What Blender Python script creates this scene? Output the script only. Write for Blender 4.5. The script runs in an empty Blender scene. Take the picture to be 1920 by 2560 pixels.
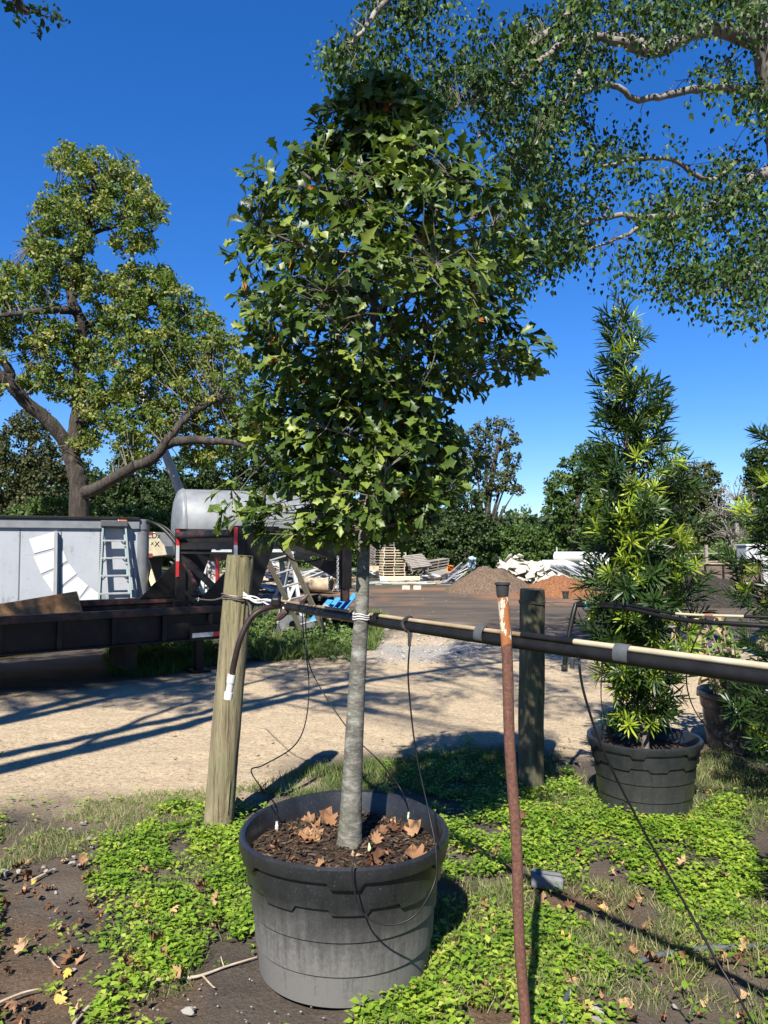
import bpy, bmesh, math, random
import numpy as np
from mathutils import Vector, Matrix, Quaternion

# ------------------------------------------------------------------ camera, sky, sun, exposure
SC = bpy.context.scene
COL = SC.collection
W, H, F = 1920.0, 2560.0, 1850.0
CAMH, PITCH = 1.57, math.atan(90 / 1850.0)
cam = bpy.data.cameras.new("camera")
cam.sensor_fit = 'HORIZONTAL'
cam.sensor_width = 36.0
cam.lens = 36.0 * F / W
cam.clip_start = 0.05
cam.clip_end = 3000
camo = bpy.data.objects.new("camera", cam)
COL.objects.link(camo)
camo.location = (0, 0, CAMH)
camo.rotation_euler = (math.pi / 2 + PITCH, 0, 0)
SC.camera = camo

SUN_EL = math.radians(45)
SUN_DIR = Vector((0.27, 0.963, -1.0)).normalized()        # the way the light travels
world = bpy.data.worlds.new("World")
SC.world = world
world.use_nodes = True
wn = world.node_tree
wn.nodes.clear()
sky = wn.nodes.new('ShaderNodeTexSky')
sky.sky_type = 'NISHITA'
sky.sun_disc = False
sky.sun_elevation = SUN_EL
sky.sun_rotation = math.radians(195.7)
sky.air_density = 1.0
sky.dust_density = 0.0
sky.ozone_density = 10.0
hs = wn.nodes.new('ShaderNodeHueSaturation')
hs.inputs['Saturation'].default_value = 1.27
hs.inputs['Hue'].default_value = 0.513
gm_ = wn.nodes.new('ShaderNodeGamma')
gm_.inputs['Gamma'].default_value = 0.83
bg = wn.nodes.new('ShaderNodeBackground')
bg.inputs['Strength'].default_value = 0.095
wo = wn.nodes.new('ShaderNodeOutputWorld')
wn.links.new(sky.outputs[0], gm_.inputs['Color'])
wn.links.new(gm_.outputs[0], hs.inputs['Color'])
wn.links.new(hs.outputs[0], bg.inputs['Color'])
wn.links.new(bg.outputs[0], wo.inputs['Surface'])

sun = bpy.data.lights.new("sun", 'SUN')
sun.energy = 4.9
sun.angle = math.radians(0.53)
sun.color = (1.0, 0.95, 0.86)
suno = bpy.data.objects.new("sun", sun)
COL.objects.link(suno)
suno.location = (-4, -20, 20)
suno.rotation_euler = SUN_DIR.to_track_quat('-Z', 'Y').to_euler()

SC.view_settings.view_transform = 'Standard'
SC.view_settings.look = 'None'
SC.view_settings.exposure = 1.3
SC.view_settings.gamma = 1.0
SC.view_settings.use_curve_mapping = False
SC.cycles.max_bounces = 6
SC.cycles.transparent_max_bounces = 4
SC.cycles.use_denoising = True

R = np.random.default_rng(7)
random.seed(7)

# ------------------------------------------------------------------ pixel -> place
CP, SP = math.cos(PITCH), math.sin(PITCH)
def ray(px, py):
    x = (px - W / 2) / F
    u = (H / 2 - py) / F
    return Vector((x, CP - u * SP, SP + u * CP))
def P(px, py, Y):                       # the point on that ray at distance Y
    d = ray(px, py)
    return Vector((0, 0, CAMH)) + d * (Y / d.y)
def G(px, py, z=0.0):                   # the point on the ground
    d = ray(px, py)
    return Vector((0, 0, CAMH)) + d * ((z - CAMH) / d.z)
def onwall(px, py, A, B):               # the point on the upright plane through A and B
    d = ray(px, py)
    ex, ey = B[0] - A[0], B[1] - A[1]
    t = (A[0] * ey - A[1] * ex) / (d.x * ey - d.y * ex)
    return Vector((0, 0, CAMH)) + d * t
def pix(p):                             # arrays of points -> pixels
    p = np.asarray(p, float)
    y = p[..., 1]
    z = p[..., 2] - CAMH
    dep = y * CP + z * SP
    up = -y * SP + z * CP
    dep = np.where(np.abs(dep) < 1e-6, 1e-6, dep)
    return W / 2 + F * p[..., 0] / dep, H / 2 - F * up / dep, dep
def inpoly(x, y, poly):
    x = np.asarray(x); y = np.asarray(y)
    r = np.zeros(x.shape, bool)
    n = len(poly)
    for i in range(n):
        x1, y1 = poly[i]; x2, y2 = poly[(i + 1) % n]
        if y1 == y2: continue
        c = ((y1 > y) != (y2 > y)) & (x < (x2 - x1) * (y - y1) / (y2 - y1) + x1)
        r ^= c
    return r
def vnoise(x, y, s=1.0, seed=0):        # smooth value noise, arrays
    x = np.asarray(x, float) * s; y = np.asarray(y, float) * s
    xi = np.floor(x).astype(np.int64); yi = np.floor(y).astype(np.int64)
    fx = x - xi; fy = y - yi
    fx = fx * fx * (3 - 2 * fx); fy = fy * fy * (3 - 2 * fy)
    def h(a, b):
        v = (a * 374761393 + b * 668265263 + seed * 974711) & 0x7fffffff
        v = ((v ^ (v >> 13)) * 1274126177) & 0x7fffffff
        return ((v ^ (v >> 16)) & 0xffff) / 65535.0
    return (h(xi, yi) * (1 - fx) + h(xi + 1, yi) * fx) * (1 - fy) + (h(xi, yi + 1) * (1 - fx) + h(xi + 1, yi + 1) * fx) * fy
def fbm(x, y, s=1.0, seed=0, n=3):
    t = 0; a = 0.5; tot = 0
    for i in range(n):
        t = t + a * vnoise(x, y, s * 2 ** i, seed + i * 17); tot += a; a *= .5
    return t / tot
def spline(pts, n=6):                   # Catmull-Rom through points
    pts = [Vector(p) for p in pts]
    if len(pts) < 3: return pts
    q = [pts[0] * 2 - pts[1]] + pts + [pts[-1] * 2 - pts[-2]]
    out = []
    for i in range(1, len(q) - 2):
        a, b, c, d = q[i - 1], q[i], q[i + 1], q[i + 2]
        for k in range(n):
            t = k / n
            out.append(0.5 * ((2 * b) + (c - a) * t + (2 * a - 5 * b + 4 * c - d) * t * t + (3 * b - a - 3 * c + d) * t ** 3))
    out.append(pts[-1])
    return out

# ------------------------------------------------------------------ objects and tags
def tag(o, label=None, cat=None, group=None, kind=None):
    if label: o['label'] = label
    if cat: o['category'] = cat
    if group: o['group'] = group
    if kind: o['kind'] = kind
    return o
def empty(name, loc, label=None, cat=None, group=None):
    o = bpy.data.objects.new(name, None)
    o.empty_display_size = 0.1
    o.location = loc
    COL.objects.link(o)
    return tag(o, label, cat, group)
def wmat(o):
    m = Matrix.LocRotScale(o.location, o.rotation_euler, o.scale)
    return (wmat(o.parent) @ o.matrix_parent_inverse @ m) if o.parent else m
def link(name, me, parent=None, world=True):
    o = bpy.data.objects.new(name, me)
    COL.objects.link(o)
    if parent:
        o.parent = parent
        if world: o.matrix_parent_inverse = wmat(parent).inverted()
    return o
def copy_tree(o, parent=None):
    c = o.copy()
    COL.objects.link(c)
    c.parent = parent
    for ch in list(o.children):
        copy_tree(ch, c)
    return c

class MB:
    def __init__(s): s.v = []; s.f = []
    def add(s, vs, fs):
        b = len(s.v)
        s.v += [tuple(v) for v in vs]
        s.f += [tuple(i + b for i in f) for f in fs]
        return s
    def box(s, c, sz, M=None):
        c = Vector(c); h = Vector(sz) / 2
        vs = []
        for z in (-1, 1):
            for y in (-1, 1):
                for x in (-1, 1):
                    p = Vector((x * h.x, y * h.y, z * h.z))
                    vs.append(c + (M @ p if M else p))
        return s.add(vs, [(0, 2, 3, 1), (4, 5, 7, 6), (0, 1, 5, 4), (2, 6, 7, 3), (0, 4, 6, 2), (1, 3, 7, 5)])
    def beam(s, a, b, w, h, up=(0, 0, 1)):
        a = Vector(a); b = Vector(b); d = b - a
        u = Vector(up); x = d.cross(u)
        if x.length < 1e-5: x = d.cross(Vector((0, 1, 0)))
        x.normalize(); y = x.cross(d).normalized()
        vs = [p + x * sx * w / 2 + y * sy * h / 2 for p in (a, b) for sx, sy in ((-1, -1), (1, -1), (1, 1), (-1, 1))]
        return s.add(vs, [(3, 2, 1, 0), (4, 5, 6, 7), (0, 1, 5, 4), (1, 2, 6, 5), (2, 3, 7, 6), (3, 0, 4, 7)])
    def prism(s, poly, off):            # a plate: a list of points, pushed by off
        n = len(poly); o = Vector(off)
        vs = [Vector(p) for p in poly] + [Vector(p) + o for p in poly]
        return s.add(vs, [tuple(range(n)), tuple(range(2 * n - 1, n - 1, -1))] + [(i, i + n, (i + 1) % n + n, (i + 1) % n) for i in range(n)])
    def tube(s, pts, r, n=8, cap=True):
        pts = [Vector(p) for p in pts]
        m = len(pts)
        rs = [r] * m if not hasattr(r, '__len__') else list(r)
        if len(rs) != m: rs = list(np.interp(np.linspace(0, 1, m), np.linspace(0, 1, len(rs)), rs))
        ref = None; vs = []
        for i, p in enumerate(pts):
            d = (pts[min(i + 1, m - 1)] - pts[max(i - 1, 0)])
            if d.length < 1e-9: d = Vector((0, 0, 1))
            d.normalize()
            if ref is None:
                ref = d.cross(Vector((0.31, 0.2, 0.93)))
                if ref.length < 1e-3: ref = d.cross(Vector((1, 0, 0)))
            ref = (ref - d * ref.dot(d)).normalized()
            y = d.cross(ref)
            for k in range(n):
                t = 2 * math.pi * k / n
                vs.append(p + (ref * math.cos(t) + y * math.sin(t)) * rs[i])
        fs = [(i * n + k, i * n + (k + 1) % n, (i + 1) * n + (k + 1) % n, (i + 1) * n + k) for i in range(m - 1) for k in range(n)]
        if cap: fs += [tuple(range(n - 1, -1, -1)), tuple(range((m - 1) * n, m * n))]
        return s.add(vs, fs)
    def lathe(s, prof, n=48, c=(0, 0, 0), M=None):
        c = Vector(c); vs = []
        for (r, z) in prof:
            for k in range(n):
                t = 2 * math.pi * k / n
                p = Vector((r * math.cos(t), r * math.sin(t), z))
                vs.append(c + (M @ p if M else p))
        m = len(prof)
        return s.add(vs, [(i * n + k, i * n + (k + 1) % n, (i + 1) * n + (k + 1) % n, (i + 1) * n + k) for i in range(m - 1) for k in range(n)])
    def mesh(s, name, mat, smooth=None):
        me = bpy.data.meshes.new(name)
        me.from_pydata([tuple(v) for v in s.v], [], s.f)
        if mat: me.materials.append(mat)
        if smooth is not None:
            me.polygons.foreach_set('use_smooth', [True] * len(me.polygons))
            me.set_sharp_from_angle(angle=math.radians(smooth))
        me.update()
        return me
    def build(s, name, mat, parent=None, smooth=None, bev=0, world=True):
        o = link(name, s.mesh(name, mat, smooth), parent, world)
        if bev:
            b = o.modifiers.new('bevel', 'BEVEL'); b.width = bev; b.segments = 2; b.limit_method = 'ANGLE'
        return o

def fastmesh(name, V, tris, mat, rnd=None, smooth=False):
    me = bpy.data.meshes.new(name)
    V = np.ascontiguousarray(V, np.float32); T = np.ascontiguousarray(tris, np.int32)
    me.vertices.add(len(V)); me.vertices.foreach_set('co', V.ravel())
    me.loops.add(T.size); me.loops.foreach_set('vertex_index', T.ravel())
    k = T.shape[1]
    me.polygons.add(len(T))
    me.polygons.foreach_set('loop_start', np.arange(0, T.size, k, dtype=np.int32))
    if smooth: me.polygons.foreach_set('use_smooth', np.ones(len(T), bool))
    if rnd is not None:
        a = me.attributes.new('rnd', 'FLOAT', 'POINT'); a.data.foreach_set('value', np.ascontiguousarray(rnd, np.float32))
    me.update(calc_edges=True)
    if mat: me.materials.append(mat)
    return me
def unit(a):
    return a / np.maximum(np.linalg.norm(a, axis=-1, keepdims=True), 1e-9)
def frames(fwd, nrm):                   # right, forward, normal arrays
    f = unit(fwd); r = unit(np.cross(f, nrm)); n = np.cross(r, f)
    return r, f, n
def scatter(tv, tf, pos, fwd, nrm, size, rnd, wid=None):
    """leaf template placed N times -> verts, tris, rnd"""
    tv = np.asarray(tv, float); tf = np.asarray(tf)
    r, f, n = frames(fwd, nrm)
    size = np.broadcast_to(np.asarray(size, float), (len(pos),))
    wx = size if wid is None else size * wid
    V = pos[:, None, :] + r[:, None, :] * (tv[None, :, 0:1] * wx[:, None, None]) + f[:, None, :] * (tv[None, :, 1:2] * size[:, None, None]) + n[:, None, :] * (tv[None, :, 2:3] * size[:, None, None])
    N, k = len(pos), len(tv)
    T = tf[None] + (np.arange(N) * k)[:, None, None]
    return V.reshape(-1, 3), T.reshape(-1, tf.shape[1]), np.repeat(rnd, k)
def merge(lst):
    V, T, Q = [], [], []; b = 0
    for v, t, q in lst:
        V.append(v); T.append(t + b); Q.append(q); b += len(v)
    return np.concatenate(V), np.concatenate(T), np.concatenate(Q)
def rdir(n):
    return unit(R.normal(size=(n, 3)))

# leaf shapes: x across, y along, z up
def lobed(half, fold=.22, droop=.18):
    ys = [p[1] for p in half]
    v = []; f = []
    for (x, y) in half:
        z0 = -droop * y * y
        my = min(max(y - abs(x) * .35, 0), 1)
        v += [(0, my, -droop * my * my), (x, y, z0 + fold * x), (-x, y, z0 + fold * x)]
    n = len(half)
    for i in range(n - 1):
        a, b = 3 * i, 3 * (i + 1)
        f += [(a, a + 1, b + 1), (a, b + 1, b), (a, b, b + 2), (a, b + 2, a + 2)]
    return np.array(v, float), np.array(f)
OAK = lobed([(.008, 0), (.012, .12), (.05, .28), (.09, .42), (.14, .52), (.25, .58), (.15, .645), (.16, .72), (.29, .845), (.16, .875), (.07, .93), (.0, 1.0)], .3, .28)
OAKB = lobed([(.008, 0), (.012, .12), (.06, .3), (.12, .5), (.17, .66), (.26, .80), (.15, .87), (.08, .93), (.0, 1.0)], .35, .35)
MAPLE = lobed([(.01, 0), (.01, .18), (.24, .2), (.38, .14), (.28, .38), (.46, .50), (.42, .6), (.20, .58), (.24, .78), (.10, .80), (.0, 1.0)], .12, .1)
HEART = (np.array([(0, 0, 0), (-.36, .30, .10), (.36, .30, .10), (0, .40, -.02), (-.22, .62, .06), (.22, .62, .06), (0, 1.0, -.12)]), np.array([(0, 3, 1), (0, 2, 3), (1, 3, 4), (3, 2, 5), (3, 6, 4), (3, 5, 6)]))
OVAL = (np.array([(0, 0, 0), (-.30, .42, .10), (.30, .42, .10), (0, .5, 0), (0, 1.0, -.10)]), np.array([(0, 3, 1), (0, 2, 3), (1, 3, 4), (3, 2, 4)]))
DIAM = (np.array([(0, 0, 0), (-.42, .5, .08), (.42, .5, .08), (0, 1.0, -.06)]), np.array([(0, 3, 1), (0, 2, 3)]))
STRAP = (np.array([(-.035, 0, 0), (.035, 0, 0), (-.062, .4, .015), (.062, .4, .015), (-.05, .75, -.01), (.05, .75, -.01), (0, 1.0, -.06)]), np.array([(0, 1, 3), (0, 3, 2), (2, 3, 5), (2, 5, 4), (4, 5, 6)]))
BLADE = (np.array([(-.03, 0, 0), (.03, 0, 0), (-.024, .5, .06), (.024, .5, .06), (0, 1.0, -.12)]), np.array([(0, 1, 3), (0, 3, 2), (2, 3, 4)]))

# ------------------------------------------------------------------ materials
def nt(name):
    m = bpy.data.materials.new(name); m.use_nodes = True
    t = m.node_tree
    return m, t, t.nodes['Principled BSDF'], t.nodes['Material Output']
def ramp(t, cols, fac):
    r = t.nodes.new('ShaderNodeValToRGB')
    e = r.color_ramp.elements
    while len(e) < len(cols): e.new(0.5)
    for i, c in enumerate(cols):
        pos, col = c if len(c) == 2 else (i / (len(cols) - 1), c)
        e[i].position = pos; e[i].color = (*col, 1)
    t.links.new(fac, r.inputs[0])
    return r.outputs[0]
def noise(t, scale, detail=4, rough=.6, stretch=None, coord='Object'):
    tc = t.nodes.new('ShaderNodeTexCoord')
    n = t.nodes.new('ShaderNodeTexNoise')
    n.inputs['Scale'].default_value = scale; n.inputs['Detail'].default_value = detail; n.inputs['Roughness'].default_value = rough
    if stretch:
        mp = t.nodes.new('ShaderNodeMapping'); mp.inputs['Scale'].default_value = stretch
        t.links.new(tc.outputs[coord], mp.inputs[0]); t.links.new(mp.outputs[0], n.inputs['Vector'])
    else: t.links.new(tc.outputs[coord], n.inputs['Vector'])
    return n.outputs['Fac']
def mixc(t, fac, a, b, mode='MIX'):
    m = t.nodes.new('ShaderNodeMix'); m.data_type = 'RGBA'; m.blend_type = mode
    for k, v in ((0, fac), (6, a), (7, b)):
        if hasattr(v, 'is_linked') or hasattr(v, 'links'): t.links.new(v, m.inputs[k])
        elif k == 0: m.inputs[0].default_value = v
        else: m.inputs[k].default_value = (*v, 1)
    return m.outputs[2]
def math_(t, op, a, b=None):
    m = t.nodes.new('ShaderNodeMath'); m.operation = op
    for k, v in ((0, a), (1, b)):
        if v is None: continue
        if hasattr(v, 'links'): t.links.new(v, m.inputs[k])
        else: m.inputs[k].default_value = v
    return m.outputs[0]
def attr(t, name):
    a = t.nodes.new('ShaderNodeAttribute'); a.attribute_name = name
    return a.outputs['Fac']
def bump(t, b, h, strength=.4, dist=.01):
    n = t.nodes.new('ShaderNodeBump'); n.inputs['Strength'].default_value = strength; n.inputs['Distance'].default_value = dist
    t.links.new(h, n.inputs['Height']); t.links.new(n.outputs[0], b.inputs['Normal'])
def pm(name, cols, scale=8, rough=.7, stretch=None, bmp=.3, dist=.005, metal=0, spec=.4, detail=5, bscale=None, coord='Object'):
    m, t, b, o = nt(name)
    n = noise(t, scale, detail, .62, stretch, coord)
    st = [(.28 + .44 * i / max(len(cols) - 1, 1), c) for i, c in enumerate(cols)]
    t.links.new(ramp(t, st, n), b.inputs['Base Color'])
    b.inputs['Roughness'].default_value = rough; b.inputs['Metallic'].default_value = metal; b.inputs['Specular IOR Level'].default_value = spec
    if bmp: bump(t, b, noise(t, bscale or scale * 2.2, 6, .65, stretch, coord), bmp, dist)
    return m
def leafmat(name, cols, rough=.42, trans=.3, spec=.4, objrand=False, tcol=None):
    m, t, b, o = nt(name)
    if objrand:
        oi = t.nodes.new('ShaderNodeObjectInfo'); fac = oi.outputs['Random']
    else: fac = attr(t, 'rnd')
    c = ramp(t, cols, fac)
    t.links.new(c, b.inputs['Base Color'])
    b.inputs['Roughness'].default_value = rough; b.inputs['Specular IOR Level'].default_value = spec
    tr = t.nodes.new('ShaderNodeBsdfTranslucent')
    t.links.new(mixc(t, 1.0, c, tcol or (1.5, 1.6, .7), 'MULTIPLY'), tr.inputs['Color'])
    mx = t.nodes.new('ShaderNodeMixShader'); mx.inputs[0].default_value = trans
    t.links.new(b.outputs[0], mx.inputs[1]); t.links.new(tr.outputs[0], mx.inputs[2]); t.links.new(mx.outputs[0], o.inputs['Surface'])
    return m
def streaky(name, base, dark, sc=6, zst=.06, rough=.55):   # stained paint, streaks running down
    m, t, b, o = nt(name)
    n = noise(t, sc, 6, .7, (1, 1, zst)); n2 = noise(t, 1.3, 4, .6)
    f = math_(t, 'MULTIPLY', n, n2)
    t.links.new(ramp(t, [(.22, base), (.5, dark)], f), b.inputs['Base Color'])
    b.inputs['Roughness'].default_value = rough
    return m

# ------------------------------------------------------------------ the ground
def sgrid(lo, hi, n, k):
    t = np.linspace(-1, 1, n)
    s = np.sinh(k * t) / np.sinh(k)
    return np.where(s < 0, -s * lo, s * hi)
def build_ground():
    xs = sgrid(-500, 500, 330, 8.2)
    ys = np.concatenate([np.linspace(-60, 0.4, 14), np.linspace(.5, 7, 190), 7 + np.geomspace(.05, 900, 170)])
    X, Y = np.meshgrid(xs, ys)
    X = X + 0.0
    px, py, dep = pix(np.stack([X, Y, np.zeros_like(X)], -1))
    vis = (dep > .4)
    px = np.where(vis, np.clip(px, -4000, 6000), 960); py = np.where(vis, py, 5000)
    jit = (fbm(X, Y, 1.6, 3, 4) - .5)
    lo = np.interp(px, [-800, 0, 300, 430, 590, 700, 900, 1100, 1250, 1450, 1600, 1760, 1920, 2600], [2110, 2060, 2046, 2025, 1985, 1935, 1895, 1880, 1872, 1880, 1860, 1830, 1810, 1790])
    up = np.interp(px, [-800, 0, 300, 480, 560, 640, 900, 1000, 1250, 1500, 1920, 2600], [1790, 1752, 1722, 1700, 1672, 1640, 1632, 1580, 1588, 1600, 1590, 1590])  # left end starts lower: tree shade before the flatbed painted as dark soil
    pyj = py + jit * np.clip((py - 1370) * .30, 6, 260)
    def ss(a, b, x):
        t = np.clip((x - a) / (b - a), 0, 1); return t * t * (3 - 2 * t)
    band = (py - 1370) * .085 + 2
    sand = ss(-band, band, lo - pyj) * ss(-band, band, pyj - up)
    far = ss(-1, 1, (1462 - py + jit * 25) / 12)            # rough grass under the far bushes
    gravel = ss(.48, .6, fbm(X, Y, .7, 9, 3)) * np.clip(1 - ((px - 1060) / 170) ** 2, 0, 1) * np.clip(1 - ((py - 1605) / 55) ** 2, 0, 1) * 1.6
    litter = ss(.45, .62, fbm(X, Y, 2.3, 21, 4)) * (px > 1050) * ss(2150, 2260, py)
    litter = np.maximum(litter, ss(.5, .65, fbm(X, Y, 1.7, 29, 4)) * ss(1840, 1880, py) * (py < 2020) * (px > 1250))
    litter = np.maximum(litter, .8 * ss(.5, .66, fbm(X, Y, 2.9, 33, 4)) * (px < 520) * (py > 2020))
    red = ss(.4, .6, fbm(X, Y, .5, 41, 3)) * ss(1450, 1470, py) * (py < 1515) * (px > 500) * .8
    near = np.clip(1 - np.hypot(X, Y - 3) / 14, 0, 1)
    Z = (fbm(X, Y, 5, 5, 4) - .5) * .05 * near + (fbm(X, Y, 23, 6, 3) - .5) * .016 * near * (1 - sand * .6) - .008
    Z += (fbm(X, Y, .25, 8, 3) - .5) * .10 * np.clip((Y - 9) / 10, 0, 1)
    ny, nx = X.shape
    idx = np.arange(ny * nx).reshape(ny, nx)
    Q = np.stack([idx[:-1, :-1], idx[:-1, 1:], idx[1:, 1:], idx[1:, :-1]], -1).reshape(-1, 4)
    me = fastmesh('ground', np.stack([X, Y, Z], -1).reshape(-1, 3), Q, None, None, True)
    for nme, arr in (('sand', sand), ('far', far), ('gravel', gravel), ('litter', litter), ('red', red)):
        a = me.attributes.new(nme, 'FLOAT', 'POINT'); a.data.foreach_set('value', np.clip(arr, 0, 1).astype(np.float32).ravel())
    m, t, b, o = nt('earth')
    n1 = noise(t, 9, 8, .7); n2 = noise(t, 70, 6, .75); n3 = noise(t, 1.1, 4, .6); n4 = noise(t, 240, 3, .7)
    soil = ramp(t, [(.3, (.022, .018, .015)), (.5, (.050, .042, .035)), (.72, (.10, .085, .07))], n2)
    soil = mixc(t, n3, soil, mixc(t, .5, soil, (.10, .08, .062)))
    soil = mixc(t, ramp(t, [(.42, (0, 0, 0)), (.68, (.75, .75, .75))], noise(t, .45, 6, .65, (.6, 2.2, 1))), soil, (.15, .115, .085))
    sandc = ramp(t, [(.30, (.16, .11, .065)), (.42, (.36, .275, .175)), (.52, (.47, .375, .245)), (.68, (.56, .46, .32)), (.8, (.62, .54, .42))], n2)
    sandc = mixc(t, ramp(t, [(.35, (0, 0, 0)), (.65, (.5, .5, .5))], n1), sandc, (.33, .25, .16))
    chips = noise(t, 24, 5, .8, (1, 1.8, 1)); sandc = mixc(t, ramp(t, [(.52, (0, 0, 0)), (.60, (.8, .8, .8))], chips), sandc, (.16, .12, .08))
    sandc = mixc(t, ramp(t, [(.55, (0, 0, 0)), (.8, (.45, .45, .45))], noise(t, 2.6, 6, .7, (1, 2.6, 1))), sandc, (.24, .18, .12))
    grav = ramp(t, [(.35, (.10, .09, .08)), (.5, (.25, .23, .20)), (.66, (.52, .50, .46))], n4)
    lit = ramp(t, [(.3, (.05, .03, .02)), (.5, (.10, .066, .042)), (.72, (.19, .13, .08))], n2)
    redc = ramp(t, [(.3, (.10, .05, .03)), (.7, (.32, .18, .10))], n2)
    green = ramp(t, [(.3, (.03, .04, .015)), (.7, (.11, .12, .05))], n1)
    c = mixc(t, attr(t, 'litter'), soil, lit)
    c = mixc(t, attr(t, 'red'), c, redc)
    c = mixc(t, attr(t, 'far'), c, green)
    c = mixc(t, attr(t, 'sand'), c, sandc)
    c = mixc(t, attr(t, 'gravel'), c, grav)
    t.links.new(c, b.inputs['Base Color'])
    b.inputs['Roughness'].default_value = .95; b.inputs['Specular IOR Level'].default_value = .15
    bump(t, b, math_(t, 'ADD', n2, math_(t, 'MULTIPLY', n1, 1.5)), .75, .02)
    me.materials.append(m)
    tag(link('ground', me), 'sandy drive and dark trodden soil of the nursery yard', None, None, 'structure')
build_ground()

# ------------------------------------------------------------------ shared materials
M = {}
M['black_steel'] = pm('black_steel', [(.003, .003, .0035), (.007, .0065, .0065), (.016, .014, .013)], 5, .5, None, .15, .002, 0, .25)
M['rusty_black'] = pm('rusty_black', [(.007, .006, .006), (.012, .010, .009), (.09, .026, .022)], 7, .6, None, .3, .003)
M['red_paint'] = pm('red_paint', [(.35, .02, .025), (.5, .04, .04)], 10, .4, None, 0)
M['white_paint'] = pm('white_paint', [(.34, .35, .36), (.48, .49, .50)], 6, .45, None, 0)
M['amber'] = pm('amber', [(.5, .09, .01), (.7, .16, .02)], 10, .25, None, 0)
M['rubber'] = pm('rubber', [(.012, .012, .013), (.035, .034, .033)], 12, .75, None, .2, .002)
M['hose_black'] = pm('hose_black', [(.004, .004, .0045), (.011, .011, .012)], 20, .45, None, .1, .001, 0, .25)
M['grey_hose'] = pm('grey_hose', [(.035, .042, .05), (.08, .09, .10)], 25, .55, None, .15, .001)
M['pvc'] = pm('pvc', [(.38, .385, .36), (.50, .50, .46)], 14, .35, None, 0)
M['cream_pvc'] = pm('cream_pvc', [(.27, .23, .15), (.42, .37, .26)], 9, .4, (1, 1, 1), 0)
M['tape'] = pm('grey_tape', [(.045, .05, .053), (.08, .085, .09)], 40, .5, None, .15, .001)
M['galv'] = pm('galvanised', [(.12, .128, .135), (.17, .178, .185), (.22, .228, .23)], 3.5, .5, None, .08, .002, .15)
M['alu'] = pm('aluminium', [(.26, .27, .27), (.40, .41, .40)], 12, .4, (1, 1, .2), .1, .001, .3)
M['fibreglass'] = pm('green_fibreglass', [(.17, .215, .21), (.25, .30, .29)], 9, .45, (1, 1, .1), 0)
M['ladder_tan'] = pm('ladder_tan', [(.28, .24, .16), (.42, .37, .27)], 9, .5, (1, 1, .2), .1, .001)
M['ply'] = pm('plywood', [(.17, .08, .03), (.26, .135, .058), (.36, .21, .10)], 3, .75, (.6, 6, 6), .2, .002)
M['new_wood'] = pm('new_wood', [(.50, .36, .16), (.66, .50, .26)], 6, .7, (1, 1, 8), .2, .002)
M['pallet_pale'] = pm('pallet_pale', [(.32, .25, .17), (.46, .37, .26), (.58, .48, .34)], 4, .85, (2, 8, 8), .3, .003)
M['pallet_grey'] = pm('pallet_grey', [(.12, .10, .085), (.20, .175, .15), (.30, .26, .22)], 4, .9, (2, 8, 8), .3, .003)
M['blue_paint'] = pm('blue_paint', [(.02, .14, .36), (.05, .24, .5)], 8, .6, None, .1)
M['concrete'] = pm('concrete', [(.28, .25, .20), (.40, .365, .295), (.52, .48, .40)], 7, .9, None, .5, .01)
M['white_sheet'] = pm('white_sheet', [(.30, .31, .32), (.46, .47, .47)], 5, .5, None, .1, .004)
M['dark_board'] = pm('dark_board', [(.018, .015, .013), (.05, .042, .034)], 6, .9, None, .3, .004)
M['tan_board'] = pm('tan_board', [(.22, .16, .10), (.40, .31, .21)], 6, .85, None, .3, .004)
M['metal_grey'] = pm('scrap_metal', [(.22, .23, .24), (.42, .43, .44)], 6, .45, None, .2, .003, .5)
M['bark_pale'] = pm('bark_pale', [(.09, .077, .063), (.17, .15, .128), (.27, .25, .22)], 9, .9, (1, 1, .35), .6, .012)
M['bark_dark'] = pm('bark_dark', [(.018, .014, .011), (.045, .036, .028), (.095, .078, .062)], 7, .95, (1.6, 1.6, .35), 1.0, .07)
M['twig'] = pm('twig', [(.07, .06, .045), (.16, .14, .11)], 20, .9, None, 0)
M['orange'] = pm('orange_plastic', [(.65, .22, .03), (.8, .32, .05)], 6, .5, None, 0)
M['tarp_blue'] = pm('pale_blue_sheet', [(.30, .42, .50), (.45, .56, .62)], 6, .4, None, .1)

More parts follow.
